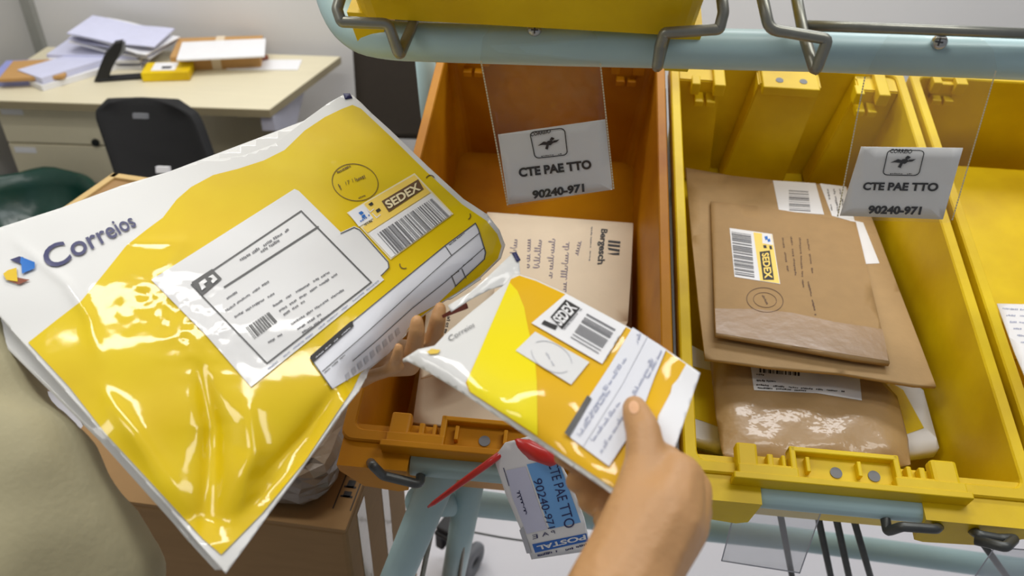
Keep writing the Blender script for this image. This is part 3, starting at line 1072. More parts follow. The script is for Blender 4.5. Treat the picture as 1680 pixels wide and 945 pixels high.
YEL = [(46, 562), (90, 527), (133, 494), (167, 453), (207, 403), (240, 377), (267, 357), (290, 327), (313, 307), (350, 287), (390, 277), (433, 263), (467, 246), (500, 214), (533, 192), (560, 179), (578, 172), (592, 178), (640, 223), (700, 282), (758, 335), (798, 362), (816, 384), (823, 404), (817, 424), (788, 453), (748, 481), (733, 490), (711, 504), (689, 520), (666, 545), (650, 565), (632, 583), (605, 602), (592, 612), (578, 640), (554, 675), (500, 757), (430, 842), (363, 910), (333, 884), (173, 711), (113, 634)]
Ink(sM, 6).poly(YEL).build('yellow_print', M['yellow_film'], bm_, .0006)
# adhesive strip corner
Ink(sM, 6).poly([(563, 153), (574, 153), (578, 160), (566, 162)]).build('strip_end', M['navy'], bm_, .001, .0008, 'dark end of the adhesive strip')
# logo
Ink(sM, 6).poly([(16, 426), (31, 420.5), (39, 422), (34, 433), (26, 430)]).poly([(5, 449), (27, 439), (28, 463), (10, 459)]).build('navy_arrow', M['navy'], bm_, .0010)  # navy parts of the printed logo
Ink(sM, 6).poly([(34, 421), (48, 426.5), (57, 430), (57, 440), (36, 449), (35, 434), (33, 431)]).build('blue_arrow', M['blue'], bm_, .0014)
Ink(sM, 6).poly([(5, 449), (13, 443), (27, 439), (29, 462), (10, 459)]).build('yellow_arrow', M['gold'], bm_, .0014)
Ink(sM, 6).poly([(28, 455), (49, 459), (31, 466.5), (10, 459.5), (28, 463)]).build('brown_arrow', M['redbrown'], bm_, .0012)
Ink(sM, 6).text('Correios', [(81, 446), (225, 370), (211, 350), (64, 409)], .012).build('printed_name', M['navy'], bm_, .0010)
# address label with its frame
LBL = [(248, 459), (483, 310), (490, 313), (559, 381), (581, 371), (590, 375), (637, 428), (639, 438), (624, 452), (630, 459), (412, 635), (340, 552)]
al = Ink(sM, 6).poly(LBL).build('address_label', M['label'], bm_, .0012, label='white paper address label with black frame')
k = Ink(sM, 6)
k.line([(314, 467), (494, 346), (609, 463), (438, 596), (314, 467)], 2.4)
k.line([(368, 471), (522, 372)], 3.0)
k.line([(559, 383), (581, 373), (590, 377), (637, 430), (638, 439), (626, 452)], 1.6)
k.build('label_frame', M['greyprint'], al, .0016)
k = Ink(sM, 6)
k.poly([(314, 463), (348, 441), (364, 457), (331, 485)])
k.build('label_logo', M['greyprint'], al, .0018)
k = Ink(sM, 6)
k.poly([(326, 464), (336, 457), (340, 462), (334, 466), (338, 471), (331, 476)]).poly([(341, 455), (349, 450), (357, 458), (349, 465), (346, 461), (349, 457), (345, 455)])
k.build('label_logo_glyph', M['label'], al, .0022)
k = Ink(sM, 6)
k.dashes((394, 427), (474, 376), 4.5, 2, word=(10, 20))
k.dashes((428, 413), (456, 395), 4.5, 3)
k.build('label_heading', M['ink_soft'], al, .0016)
k = Ink(sM, 6)
for i, (a, b) in enumerate((((370, 510), (440, 462)), ((385, 520), (455, 478)), ((448, 502), (540, 446)), ((458, 510), (552, 450)), ((465, 516), (500, 494)), ((478, 532), (565, 474)), ((488, 540), (525, 516)), ((496, 546), (548, 510)), ((440, 562), (462, 548)), ((372, 490), (392, 476)))):
    k.dashes(a, b, 3.6, 10 + i)
k.build('label_text', M['ink_soft'], al, .0016)
k = Ink(sM, 6)
k.bars([(418, 556), (456, 527), (442, 511), (403, 537)], 4, 20)
k.build('label_barcode', M['greyprint'], al, .0016)
k = Ink(sM, 6)
k.dashes((440, 605), (626, 456), 2.4, 33, .5)
k.build('label_edge_print', M['pen_pale'], al, .0016)
# sedex sticker
sx = Ink(sM, 6).poly([(569, 349), (680, 284), (744, 351), (641, 426)]).build('postage_sticker', M['label_cream'], bm_, .0012, label='cream and yellow postage sticker with barcode')
Ink(sM, 6).poly([(598, 334), (680, 287), (706, 316), (603, 382), (595, 373), (613, 361)]).build('sticker_band', M['label_yellow'], sx, .0016)
Ink(sM, 6).poly([(571, 349), (596, 335), (612, 358), (589, 372)]).poly([(604, 383), (708, 317), (741, 351), (642, 423)]).build('sticker_white', M['white'], sx, .0016)
k = Ink(sM, 6)
k.poly([(626, 330), (686, 294), (695, 310), (638, 348)])
k.build('sticker_block', M['ink_brown'], sx, .0020)
Ink(sM, 6).text('SEDEX', [(638, 343), (691, 311), (684, 299), (630, 331)], .03).build('sticker_lettering', M['label_cream'], sx, .0025)
k = Ink(sM, 6)
k.bars([(649, 417), (738, 354), (709, 325), (619, 383)], 21, 36)
k.build('sticker_barcode', M['ink_soft'], sx, .0020)
k = Ink(sM, 6)
k.poly([(588, 349), (593, 346), (597, 349), (592, 353)]).poly([(593, 354), (598, 351), (600, 355), (594, 358)])
k.dashes((591, 363), (606, 353), 3, 3)
k.build('sticker_logo', M['blue'], sx, .0020)
k = Ink(sM, 6)
k.poly([(604, 335), (610, 331), (613, 335), (608, 338)]).poly([(616, 345), (622, 341), (625, 345), (619, 349)])
k.dashes((598, 369), (612, 361), 2.5, 4)
k.build('sticker_marks', M['ink'], sx, .0020)
k = Ink(sM, 6)
k.line([(600, 340), (607, 348), (613, 343)], 1.4).line([(611, 350), (618, 357), (624, 352)], 1.4)
k.build('sticker_flags', M['white'], sx, .0020)
# stamp
k = Ink(sM, 6)
k.ring((582.5, 299), 38, 30, 1.2, 12)
k.dashes((553, 283), (575, 272), 4, 6)
k.dashes((555, 302), (559, 310), 3, 8)
k.text('17 11', [(568, 304), (584, 297), (582, 291), (566, 298)], .0)
k.dashes((585, 296), (598, 290), 6, 7, word=(20, 22))
k.dashes((588, 325), (602, 319), 2.5, 8)
k.build('round_postmark', M['stamp'], bm_, .0011)
for mk in ((706, 294, 200, 330), (765, 354, -30, 60), (663, 434, 60, 190)):
    Ink(sM, 6).ring(mk[:2], 7, 6.5, 1.6, 0, mk[2], mk[3], 8).build('corner_mark', M['stamp'], bm_, .0011)
# form panel
fp = Ink(sM, 6).poly([(509, 587), (579, 527), (652, 467), (697, 430), (730, 403), (780, 366), (785, 376), (797, 414), (795, 425), (780, 440), (747, 470), (716, 500), (684, 517), (666, 545), (637, 581), (601, 605), (560, 629), (545, 638)]).build('form_panel', M['form'], bm_, .0012, label='white ruled form panel along the lower edge')
k = Ink(sM, 6)
k.line([(509, 587), (579, 527), (652, 467), (697, 430), (730, 403), (780, 366), (785, 376), (797, 414), (795, 425), (747, 470)], 1.6)
k.line([(529, 609), (590, 556), (648, 504), (700, 456), (741, 419), (787, 382)], 1.3)
k.line([(579, 592), (620, 557), (675, 507), (730, 463), (795, 406)], 1.3)
k.line([(731, 404), (741, 419)], 1.3).line([(741, 452), (748, 469)], 1.3).line([(758, 441), (765, 457)], 1.3)
k.dashes((737, 402), (762, 382), 2, 4).dashes((760, 436), (774, 425), 2, 6).dashes((743, 452), (754, 444), 2, 7).dashes((532, 612), (565, 583), 2, 8)
k.line([(509, 587), (545, 638)], 1.6)
k.build('form_rules', M['greyprint'], fp, .0016)
k = Ink(sM, 6)
for i in range(9):
    t = i / 9
    x, y = 566 + t * 92, 622 - t * 82
    k.poly([(x, y - 7), (x + 6, y - 12), (x + 9, y - 3), (x + 3, y + 3)])
k.build('form_boxes', M['greyband'], fp, .0016)
Ink(sM, 6).poly([(509, 584), (573, 529), (578, 526), (580, 535), (513, 595)]).build('form_header', M['ink'], fp, .0019, label='black header tab of the form')
k = Ink(sM, 6)
k.dashes((518, 587), (574, 538), 2.2, 9)
k.build('form_header_text', M['greyband'], fp, .0024)

# ------------------------------------------------------------------ small yellow mailer in the right hand
def small_dz(px, py):
    z = .0025 * math.sin(px / 34. + py / 60.) + .002 * math.sin(py / 27. - px / 70.)
    d = path_d(px, py, [(664, 588), (740, 640), (850, 706), (1005, 812)])
    z += .006 * max(0, 1 - d / 30) ** 2
    d = path_d(px, py, [(740, 540), (850, 447)])
    z += .006 * max(0, 1 - d / 30) ** 2
    return z


sS = Surf(W(665, 590, .54), W(850, 440, .594), W(1005, 810, .45), small_dz)
sS.k = 1.5
sml = thing('plastic_mailer', 'smaller yellow and white plastic mailer gripped by the right hand', 'mailer', sS.pt(900, 620))
SO = [(661, 589), (686, 573), (713, 567), (731, 548), (752, 530), (775, 510), (800, 490), (826, 468), (842, 450), (852, 450), (880, 459), (928, 481), (980, 509), (1028, 535), (1080, 564), (1126, 596), (1149, 612), (1132, 662), (1103, 748), (1060, 790), (1007, 813), (940, 767), (850, 706), (760, 646), (700, 609)]
Ink(sS, 8).poly(SO).build('film_sheet', M['white_film'], sml, 0, .003)
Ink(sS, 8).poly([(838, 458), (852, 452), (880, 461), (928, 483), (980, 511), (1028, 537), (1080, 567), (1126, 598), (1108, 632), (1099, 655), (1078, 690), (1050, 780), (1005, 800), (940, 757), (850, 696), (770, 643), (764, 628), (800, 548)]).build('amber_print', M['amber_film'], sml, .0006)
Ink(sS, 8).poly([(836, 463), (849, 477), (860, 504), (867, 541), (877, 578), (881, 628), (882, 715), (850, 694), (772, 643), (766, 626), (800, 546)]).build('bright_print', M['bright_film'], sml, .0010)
k = Ink(sS, 8)
k.poly([(700, 577), (708, 572), (723, 574), (718, 580), (706, 581)])
k.build('yellow_mark', M['gold'], sml, .0010)
k = Ink(sS, 8)
k.text('Correios', [(738, 560), (779, 535), (776, 528), (734, 552)], .0)
k.build('printed_name', M['ink_soft'], sml, .0010)
s2 = Ink(sS, 8).poly([(872, 530), (929, 482), (1027, 536), (988, 597)]).build('postage_sticker', M['white'], sml, .0016, label='white postage sticker with barcode')
k = Ink(sS, 8)
k.poly([(903, 520), (928, 491), (952, 505), (922, 540)]).poly([(888, 531), (893, 525), (904, 530), (915, 534), (911, 541)])
k.build('sticker_block', M['ink'], s2, .0021)
Ink(sS, 8).text('SEDEX', [(920, 536), (948, 506), (930, 495), (906, 521)], .03).build('sticker_lettering', M['white'], s2, .0026)
k = Ink(sS, 8)
k.bars([(936, 553), (964, 513), (1011, 539), (982, 580)], 31, 12)
k.dashes((925, 540), (953, 508), 2.4, 4)
k.dashes((993, 590), (1018, 548), 2, 5)
k.build('sticker_barcode', M['ink_soft'], s2, .0021)
wl = Ink(sS, 8).poly([(846, 575), (878, 544), (967, 594), (937, 631)]).build('stamped_label', M['label'], sml, .0016, label='small white label with a faint round postmark')
k = Ink(sS, 8)
k.ring((905, 585), 36, 22, 1, 30, 20, 160, 20).ring((905, 585), 36, 22, 1, 30, 200, 340, 20)
k.dashes((896, 578), (908, 598), 3, 8)
k.build('faint_postmark', M['greyband'], wl, .0021)
f2 = Ink(sS, 8).poly([(1038, 537), (1093, 573), (1074, 618), (1048, 690), (999, 765), (928, 712), (966, 652), (1000, 600)]).build('form_panel', M['form'], sml, .0016, label='white form panel with blue writing')
k = Ink(sS, 8)
for i, (a, b) in enumerate((((1050, 548), (1045, 562)), ((1070, 590), (1040, 648)), ((1026, 588), (960, 690)), ((1000, 640), (950, 715)), ((1040, 652), (985, 742)), ((1016, 660), (972, 722)), ((1085, 575), (1062, 620)))):
    k.scribble(a, b, 7, 1.0, 80 + i, 3)
k.build('pen_writing', M['pen_pale'], f2, .0021)
k = Ink(sS, 8)
k.line([(1062, 552), (1020, 632), (956, 733)], 1.0)
k.build('form_rules', M['greyband'], f2, .0021)
Ink(sS, 8).poly([(964, 648), (971, 654), (934, 716), (926, 710)]).build('form_header', M['greyprint'], f2, .0023, label='dark grey header tab of the form')
Ink(sS, 8).poly([(1126, 597), (1149, 612), (1132, 662), (1103, 748), (1076, 720), (1080, 682), (1092, 660), (1100, 645), (1103, 632), (1112, 622)]).build('torn_strip', M['white'], sml, .0018, .0006, 'torn white paper strip at the open end')
# its seal flap sticking up
flap = Ink(sS, 8).poly([(735, 501), (770, 480), (800, 454), (840, 416), (852, 424), (853, 452), (828, 468), (802, 476), (772, 491), (740, 511)]).build('seal_flap', M['white_film'], sml, -.003, .001, 'white seal flap with a dark strip end')
Ink(sS, 8).poly([(840, 415), (847, 413), (854, 426), (848, 429)]).build('strip_end', M['navy'], flap, -.0018, .0008)

# ------------------------------------------------------------------ postal tag with red tie
sT = Surf(W(820, 730, .715), W(900, 740, .700), W(890, 905, .735))
tg = thing('postal_tag', 'white and blue POSTAL routing tag with red fastener hanging below the small mailer', 'tag', sT.pt(880, 800))
Ink(sT, 20).poly([(810, 752), (828, 727), (870, 716), (905, 735), (935, 790), (958, 850), (967, 890), (960, 905), (872, 918), (858, 878), (830, 812)]).build('tag_sleeve', M['white'], tg, 0, .0012)
Ink(sT, 20).poly([(864, 762), (915, 752), (953, 857), (902, 868)]).build('blue_field', M['tagblue'], tg, .0005)
Ink(sT, 20).poly([(873, 893), (962, 875), (965, 888), (878, 907)]).build('blue_band', M['tagstrong'], tg, .0005)
Ink(sT, 20).poly([(830, 772), (862, 765), (898, 868), (864, 876), (840, 815)]).build('inner_slip', M['paper_blue'], tg, .0004)
Ink(sT, 20).text('POSTAL', [(960, 877), (880, 896), (883, 903), (962, 885)], .03).build('band_lettering', M['white'], tg, .0009)
k = Ink(sT, 20)
k.text('CTE PAE TTO', [(899, 761), (927, 868), (944, 863), (914, 757)], .0)
k.text('90240-971', [(874, 787), (899, 868), (911, 865), (888, 784)], .0)
k.text('P A E', [(911, 875), (874, 885), (873, 878), (909, 870)], .0)
k.build('tag_lettering', M['navy'], tg, .0009)
k = Ink(sT, 20)
k.scribble((850, 806), (862, 842), 8, 1.2, 5, 5)
k.dashes((882, 912), (914, 904), 4, 6).dashes((928, 903), (966, 892), 4, 7)
k.line([(826, 768), (835, 797)], 1.2)
k.build('pen_writing', M['navy'], tg, .0009)
Ink(sT, 20).poly([(852, 870), (858, 864), (872, 908), (864, 908)]).build('grey_edge', M['greyband'], tg, .0006)
v, f = tube_geo([W(702, 832, .74), W(712, 825, .738), W(757, 792, .729), W(804, 758, .719), W(830, 738, .722)], .003, 10, [.0010, .0022, .0030, .0036, .003])
tie = link_mesh('plastic_tie', v, f, M['red'], tg, True, 'long red plastic tie')
bmq = bmesh.new()
bmesh.ops.create_icosphere(bmq, subdivisions=3, radius=1)
for vv_ in bmq.verts:
    c_ = vv_.co.copy()
    wob = 1 + .12 * math.sin(7 * c_.x + 3 * c_.y) * math.cos(5 * c_.z)
    vv_.co = W(880, 742, .690) + (CR * (c_.x * .019 * wob) + (CU * -.45 * c_.x * .019) + CU * (c_.y * .0085 * wob) + FWD * (c_.z * .006))
me = bpy.data.meshes.new('red_seal')
bmq.to_mesh(me)
bmq.free()
for p in me.polygons:
    p.use_smooth = True
o = bpy.data.objects.new('red_seal', me)
COL.objects.link(o)
me.materials.append(M['red'])
o.parent = tg
o.matrix_parent_inverse = world_of(tg).inverted()

e0, e1 = W(727, 519, .614), W(764, 500, .590)
dx_ = (e1 - e0).normalized()
dn = (EYE - e0).normalized()
dn = (dn - dx_ * dn.dot(dx_)).normalized()
dy_ = dn.cross(dx_)
mt = Matrix(((dx_.x, dy_.x, dn.x, e0.x), (dx_.y, dy_.y, dn.y, e0.y), (dx_.z, dy_.z, dn.z, e0.z), (0, 0, 0, 1)))
L_ = (e1 - e0).length
b = Boxes()
b.prism([(0, -.0012), (L_ * .45, -.002), (L_, -.0032), (L_ + .001, .0), (L_, .0036), (L_ * .45, .0016), (0, .0012)], 2, -.0008, .0008)
o = b.build('plastic_tie', mat('dark_red_plastic', (112, 44, 34), .4, .08), None, mt)
tag(o, 'dark red plastic tie end poking out beside the left fingertips', 'tie')

# ------------------------------------------------------------------ cartons
def carton(label, mtx, sx, sy, h, tape=True, prints=True):
    t = thing('carton', label, 'box', matrix=mtx)
    box('carton_body', (0, 0, 0), (sx, sy, h - .004), M['carton'], t, mtx, .006)
    b = Boxes()
    b.add((.0, .0, h - .006), (sx, sy * .497, h), .001)
    b.add((.0, sy * .503, h - .006), (sx, sy, h), .001)
    b.build('top_flap', M['carton'], t, mtx)
    if prints:
        q = Boxes()
        q.add((sx - .027, .03, h), (sx - .0255, sy - .02, h + .0006), 0)
        q.add((sx - .004, .03, h), (sx - .0025, sy - .02, h + .0006), 0)
        y = .05
        rnd = random.Random(3)
        while y < sy - .05:
            w = rnd.uniform(.008, .016)
            q.add((sx - .023, y, h), (sx - .007, y + .003, h + .0006), 0)
            q.add((sx - .023 if rnd.random() < .5 else sx - .010, y, h), (sx - .020 if rnd.random() < .5 else sx - .007, y + w, h + .0006), 0)
            y += w + .006
        q.build('printed_marks', M['ink'], t, mtx)
    if tape:
        q = Boxes()
        q.add((sx - .0005, sy * .16, h * .1), (sx + .0008, sy * .28, h - .02), 0)
        q.add((sx - .0005, sy * .55, h * .05), (sx + .0008, sy * .66, h - .01), 0)
        q.add((sx * .15, -.0008, h * .45), (sx * .8, .0006, h * .6), 0)
        q.build('packing_tape', M['tape'], t, mtx, 'shiny strips of packing tape')
    return t


P1, P2 = at_height(567, 870, .9), at_height(612, 750, .9)
ang = math.atan2(P2.x - P1.x, P2.y - P1.y)
ax = Matrix.Rotation(-ang, 4, 'Z')
org = Vector((P1.x, P1.y, .46)) - (ax @ Vector((.42, 0, 0)))
mA = Matrix.Translation(org) @ ax
carton('brown carton with clear tape under the amber bin, plastic-wrapped pack on top', mA, .42, .26, .44)
mA2 = Matrix.Translation(Vector((org.x - .03, org.y - .01, 0))) @ ax
carton('brown carton standing on the floor beneath the taped carton', mA2, .46, .27, .458, prints=False)
C1, C2 = at_height(187, 288, 1.03), at_height(77, 348, 1.03)
ang2 = math.radians(12)
mC = Matrix.Translation(Vector((C1.x, C1.y, .5))) @ Matrix.Rotation(-ang2, 4, 'Z') @ Matrix.Translation((0, -.26, 0))
t = carton('pale carton with printed lettering behind the top edge of the large mailer', mC, .36, .26, .53, tape=False, prints=False)
q = Boxes()
for i, (x0, x1) in enumerate(((.05, .075), (.085, .09), (.10, .125), (.135, .16), (.17, .175), (.185, .215), (.225, .25))):
    q.add((x0, .19, .53), (x1, .195, .5306), 0)
    q.add((x0, .222, .53), (x1, .227, .5306), 0)
    q.add((x0, .19, .53), (x0 + .006, .227, .5306), 0)
q.build('printed_marks', M['redbrown'], t, mC)
q = Boxes()
q.add((-.002, -.0, .520), (.012, .262, .535), .001)
q.add((0, .246, .520), (.36, .262, .535), .001)
q.build('rim_edge', M['carton_in'], t, mC, 'pale cut edge of the carton rim')
mC2 = mC @ Matrix.Translation((-.02, -.01, -.5))
carton('brown carton on the floor carrying the printed pale carton', mC2, .40, .28, .498, tape=False, prints=False)

# cloudy plastic wrapped pack on the taped carton
bmq = bmesh.new()
rnd = random.Random(5)
lo, hi = Vector((.17, .012, .441)), Vector((.392, .22, .515))
bmesh.ops.create_cube(bmq, size=1)
bmesh.ops.subdivide_edges(bmq, edges=bmq.edges[:], cuts=7, use_grid_fill=True)
for v_ in bmq.verts:
    c_ = v_.co * 2
    s_ = 1 - .12 * (abs(c_.x) ** 4 * abs(c_.y) ** 4 + abs(c_.z) ** 4 * (abs(c_.x) ** 6 + abs(c_.y) ** 6))
    c_ = Vector((c_.x * s_, c_.y * s_, c_.z * (s_ if c_.z > 0 else 1)))
    j = .0035
    v_.co = Vector([lo[i] + (hi[i] - lo[i]) * (c_[i] / 2 + .5) for i in range(3)]) + Vector((rnd.uniform(-j, j), rnd.uniform(-j, j), rnd.uniform(0, j)))
bmq.transform(mA)
me = bpy.data.meshes.new('wrapped_pack')
bmq.to_mesh(me)
bmq.free()
o = bpy.data.objects.new('wrapped_pack', me)
COL.objects.link(o)
me.materials.append(mat('milky_wrap', (122, 108, 92), .3, .14, 16, .5, 40, coat=.4))
tag(o, 'grey-brown pack wrapped in cloudy plastic on top of the taped carton', 'parcel')

# ------------------------------------------------------------------ desk
DX0, DX1, DY0, DY1, DH = -1.70, -.745, 2.30, 2.80, .75
desk = thing('office_desk', 'beige laminate office desk with two drawers against the back wall', 'desk', (-1.2, 2.55, 0))
b = Boxes()
b.prism([(DX0, DY0), (DX1 - .02, DY0), (DX1 + .10, DY1), (DX0, DY1)], 2, DH - .026, DH)
b.build('desktop', M['desk'], desk)
b = Boxes()
b.prism([(DX0, DY0 - .002), (DX1 - .02, DY0 - .002), (DX1 + .102, DY1), (DX1 + .098, DY1), (DX1 - .022, DY0 + .001), (DX0, DY0 + .001)], 2, DH - .026, DH - .002)
b.build('edge_band', M['desk_edge'], desk)
b = Boxes()
b.add((-1.655, 2.36, .44), (-1.28, 2.74, DH - .027), .002)
b.build('drawer_case', M['desk'], desk)
for z0, z1 in ((.590, DH - .034), (.452, .584)):
    d_ = box('drawer', (-1.650, 2.344, z0), (-1.285, 2.362, z1), M['desk'], desk, None, .002)
    box('tag_sticker', (-1.635, 2.3425, z1 - .03), (-1.565, 2.3445, z1 - .010), M['white'], d_, None, 0, 'small white sticker')
v, f = tube_geo([(-1.36, 2.346, .60), (-1.36, 2.336, .60)], .012, 16)
link_mesh('lock', v, f, M['black'], desk, False, 'round dark lock')
box('modesty_panel', (-1.28, 2.50, .40), (-.80, 2.515, DH - .027), M['desk'], desk)
b = Boxes()
b.prism([(2.31, .722), (2.70, .722), (2.70, .66), (2.55, .60), (2.50, .12), (2.44, .12), (2.46, .62), (2.31, .675)], 0, -.80, -.76)
b.add((-.81, 2.22, .0), (-.75, 2.76, .04), .006)
b.add((-.80, 2.46, .03), (-.76, 2.56, .14), .002)
b.build('leg_bracket', M['bracket'], desk, None, 'lilac-grey steel leg bracket')
b = Boxes()
b.add((-1.655, 2.45, .0), (-1.62, 2.52, .45), .003)
b.add((-1.66, 2.24, 0), (-1.61, 2.74, .04), .006)
b.build('leg', M['bracket'], desk)


def rot_box(cpx, cpy, z0, sx, sy, h, deg, name, m, parent=None, bevel=.002, lift=0, tilt=0):
    p = at_height(cpx, cpy, z0)
    mt = Matrix.Translation(p + Vector((0, 0, lift))) @ Matrix.Rotation(math.radians(deg), 4, 'Z') @ Matrix.Rotation(math.radians(tilt), 4, 'X')
    return box(name, (-sx / 2, -sy / 2, 0), (sx / 2, sy / 2, h), M[m], parent, mt, bevel), mt


def folder(label, cpx, cpy, z0, sx, sy, h, deg, m, n=3, cat='papers', name='paper_stack', tilt=0, seed=0):
    """a stack of loose sheets, slightly fanned"""
    p = at_height(cpx, cpy, z0)
    t = thing(name, label, cat, p)
    rnd = random.Random(seed + int(cpx))
    for i in range(n):
        mt = Matrix.Translation(p + Vector((rnd.uniform(-.012, .012), rnd.uniform(-.01, .01), h * i / n + .0005 + (.008 * i if tilt else 0)))) @ Matrix.Rotation(math.radians(deg + rnd.uniform(-8, 8)), 4, 'Z') @ Matrix.Rotation(math.radians(tilt), 4, 'Y')
        vs, fs = [], []
        N = 8
        for a in range(N + 1):
            for c in range(2):
                for zt in (0, 1):
                    u = a / N - .5
                    vs.append(mt @ Vector((u * sx, (c - .5) * sy, zt * h / n * .92 + .010 * abs(math.sin(u * 3 + i)) * (tilt != 0))))
        for a in range(N):
            o_ = a * 4
            fs += [(o_ + 1, o_ + 5, o_ + 7, o_ + 3), (o_, o_ + 2, o_ + 6, o_ + 4), (o_, o_ + 4, o_ + 5, o_ + 1), (o_ + 2, o_ + 3, o_ + 7, o_ + 6)]
        fs += [(0, 1, 3, 2), (N * 4, N * 4 + 2, N * 4 + 3, N * 4 + 1)]
        link_mesh('sheaf', vs, fs, M[m if i % 2 == 0 else 'paper_blue'], t)
    return t


o, _ = rot_box(50, 124, DH, .19, .19, .022, 12, 'ring_binder', 'folder_blue')
tag(o, 'blue-edged binder lying flat at the left end of the desk', 'binder')
o, _ = rot_box(64, 118, DH + .022, .19, .17, .012, 14, 'card_folder', 'manila', lift=.001)
tag(o, 'brown card folder lying on the blue binder at the desk end', 'folder')
folder('two bluish-white paper sheafs at the desk front beside the black stapler', 118, 122, DH, .13, .27, .040, -28, 'white', 2)
folder('thick white paper pile at the back of the desk behind the stapler', 175, 97, DH, .30, .20, .045, 5, 'white', 4)
folder('loose fanned papers heaped on top of the white pile at the wall', 205, 74, DH + .048, .28, .20, .018, -6, 'white', 4, tilt=8)
folder('single white sheets lying flat right of the brown file on the desk', 440, 106, DH, .24, .10, .003, 8, 'white', 1)
# box file with strap
fb, fm = rot_box(362, 98, DH, .29, .20, .050, 12, 'file_body', 'manila')
ft = thing('strapped_file', 'brown card file tied with a pale strap, white papers on top', 'file', fb.location)
fb.parent = ft
o = box('strap', (-.015, -.1015, -.0), (.015, .1015, .0525), M['cream'], ft, fm, .001, 'pale tie strap')
o, _ = rot_box(366, 84, DH + .053, .28, .18, .008, 14, 'paper_stack', 'white', lift=.0015)
tag(o, 'flat white papers lying on the strapped brown file', 'papers')
o, _ = rot_box(424, 101, DH, .07, .02, .014, 35, 'rubber_stamp', 'redbrown', lift=.004)
tag(o, 'small reddish-brown stamp beside the strapped file', 'stamp')
# yellow box
yb, ym = rot_box(278, 125, DH, .15, .10, .032, 10, 'box_body', 'yellow', bevel=.004)
yt = thing('small_carton', 'small yellow postal box with white label on the desk', 'box', yb.location)
yb.parent = yt
box('box_label', (-.045, -.035, .0322), (.03, .04, .0332), M['white'], yt, ym, 0, 'white label on the lid')
box('label_mark', (-.015, -.02, .0334), (.015, .0, .0340), M['ink'], yt, ym, 0)
# stapler: base plate and raised arm
sp = at_height(172, 132, DH)
stp = thing('stapler', 'black open stapler with raised arm on the desk front', 'stapler', sp)
smx = Matrix.Translation(sp) @ Matrix.Rotation(math.radians(18), 4, 'Z')
b = Boxes()
b.add((-.02, -.018, 0), (.13, .018, .012), .004)
b.build('base', M['black'], stp, smx)
b = Boxes()
b.prism([(-.03, .004), (.012, .004), (.035, .045), (.075, .10), (.085, .125), (.06, .122), (.02, .085), (-.005, .045)], 1, -.016, .016)
b.build('arm', M['black'], stp, smx)
b = Boxes()
b.prism([(.05, .065), (.085, .095), (.09, .122), (.078, .115)], 1, -.012, .012)
b.build('spring_plate', M['rubber'], stp, smx, 'grey metal plate')

# ------------------------------------------------------------------ chairs and bin bag
ch = thing('office_chair', 'small black office chair with white stickers pushed up to the desk', 'chair', (-1.02, 2.05, 0))
tl, tr = W(152, 170, 2.25), W(316, 172, 2.25)
wv = (tr - tl).normalized()
cw = (tr - tl).length
vs, fs = [], []
rows, cols = 14, 12
for j in range(rows + 1):
    for i in range(cols + 1):
        u, v = i / cols * 2 - 1, j / rows
        # rounded rectangle, leaning back and curving at the sides
        hw = cw / 2 + .004 + .010 * v
        yv = .86 - .36 * v
        cr = .05
        e = max(0, 1 - v * .36 / cr) if v * .36 < cr else 0
        hw -= cr * (1 - math.sqrt(max(0, 1 - e * e)))
        x = (tl.x + tr.x) / 2 + u * hw + .12 * v
        y = 2.12 - .16 * v + .05 * (1 - u * u) * .6
        vs.append((x, y - .035 * u * u * 0, yv - .022))
fs = [(j * (cols + 1) + i, j * (cols + 1) + i + 1, (j + 1) * (cols + 1) + i + 1, (j + 1) * (cols + 1) + i) for j in range(rows) for i in range(cols)]
o = link_mesh('backrest', vs, fs, M['cloth_black'], ch, True)
so = o.modifiers.new('t', 'SOLIDIFY')
so.thickness, so.offset = .035, 0
bv = o.modifiers.new('b', 'BEVEL')
bv.width, bv.segments, bv.limit_method = .008, 2, 'ANGLE'
for (px, py, w_, h_) in ((232, 190, .036, .014), (269, 278, .032, .016)):
    p = W(px, py, 2.12 if py < 200 else 2.03)
    v_ = Vector(p)
    mt = Matrix.Translation(v_) @ Matrix.Rotation(math.radians(-20), 4, 'X')
    box('sticker', (-w_ / 2, -.012, -h_ / 2), (w_ / 2, .004, h_ / 2), M['white'] if py > 200 else M['rubber'], o, mt, 0, 'small pale sticker')
box('seat', (-1.08, 2.02, .43), (-.66, 2.44, .50), M['cloth_black'], ch, None, .02)
v, f = tube_geo([(-.87, 2.23, .10), (-.87, 2.23, .44)], .025, 14)
link_mesh('gas_column', v, f, M['black'], ch, True)
b = Boxes()
b.prism([(2.02, .50), (2.06, .44), (2.10, .40), (2.14, .42), (2.05, .62), (2.03, .62)], 0, -.92, -.86)
b.build('back_bracket', M['black'], ch)
for a in range(5):
    aa = math.radians(a * 72 + 20)
    e_ = Vector((-.87 + .27 * math.cos(aa), 2.23 + .24 * math.sin(aa), .06))
    v, f = tube_geo([(-.87, 2.23, .11), e_], .016, 10)
    lg = link_mesh('base_arm', v, f, M['black'], ch, True)
    bq = bmesh.new()
    bmesh.ops.create_uvsphere(bq, u_segments=14, v_segments=10, radius=.03)
    bq.transform(Matrix.Translation((e_.x, e_.y, .03)))
    me = bpy.data.meshes.new('caster')
    bq.to_mesh(me)
    bq.free()
    o2 = bpy.data.objects.new('caster', me)
    COL.objects.link(o2)
    me.materials.append(M['black'])
    o2.parent = lg

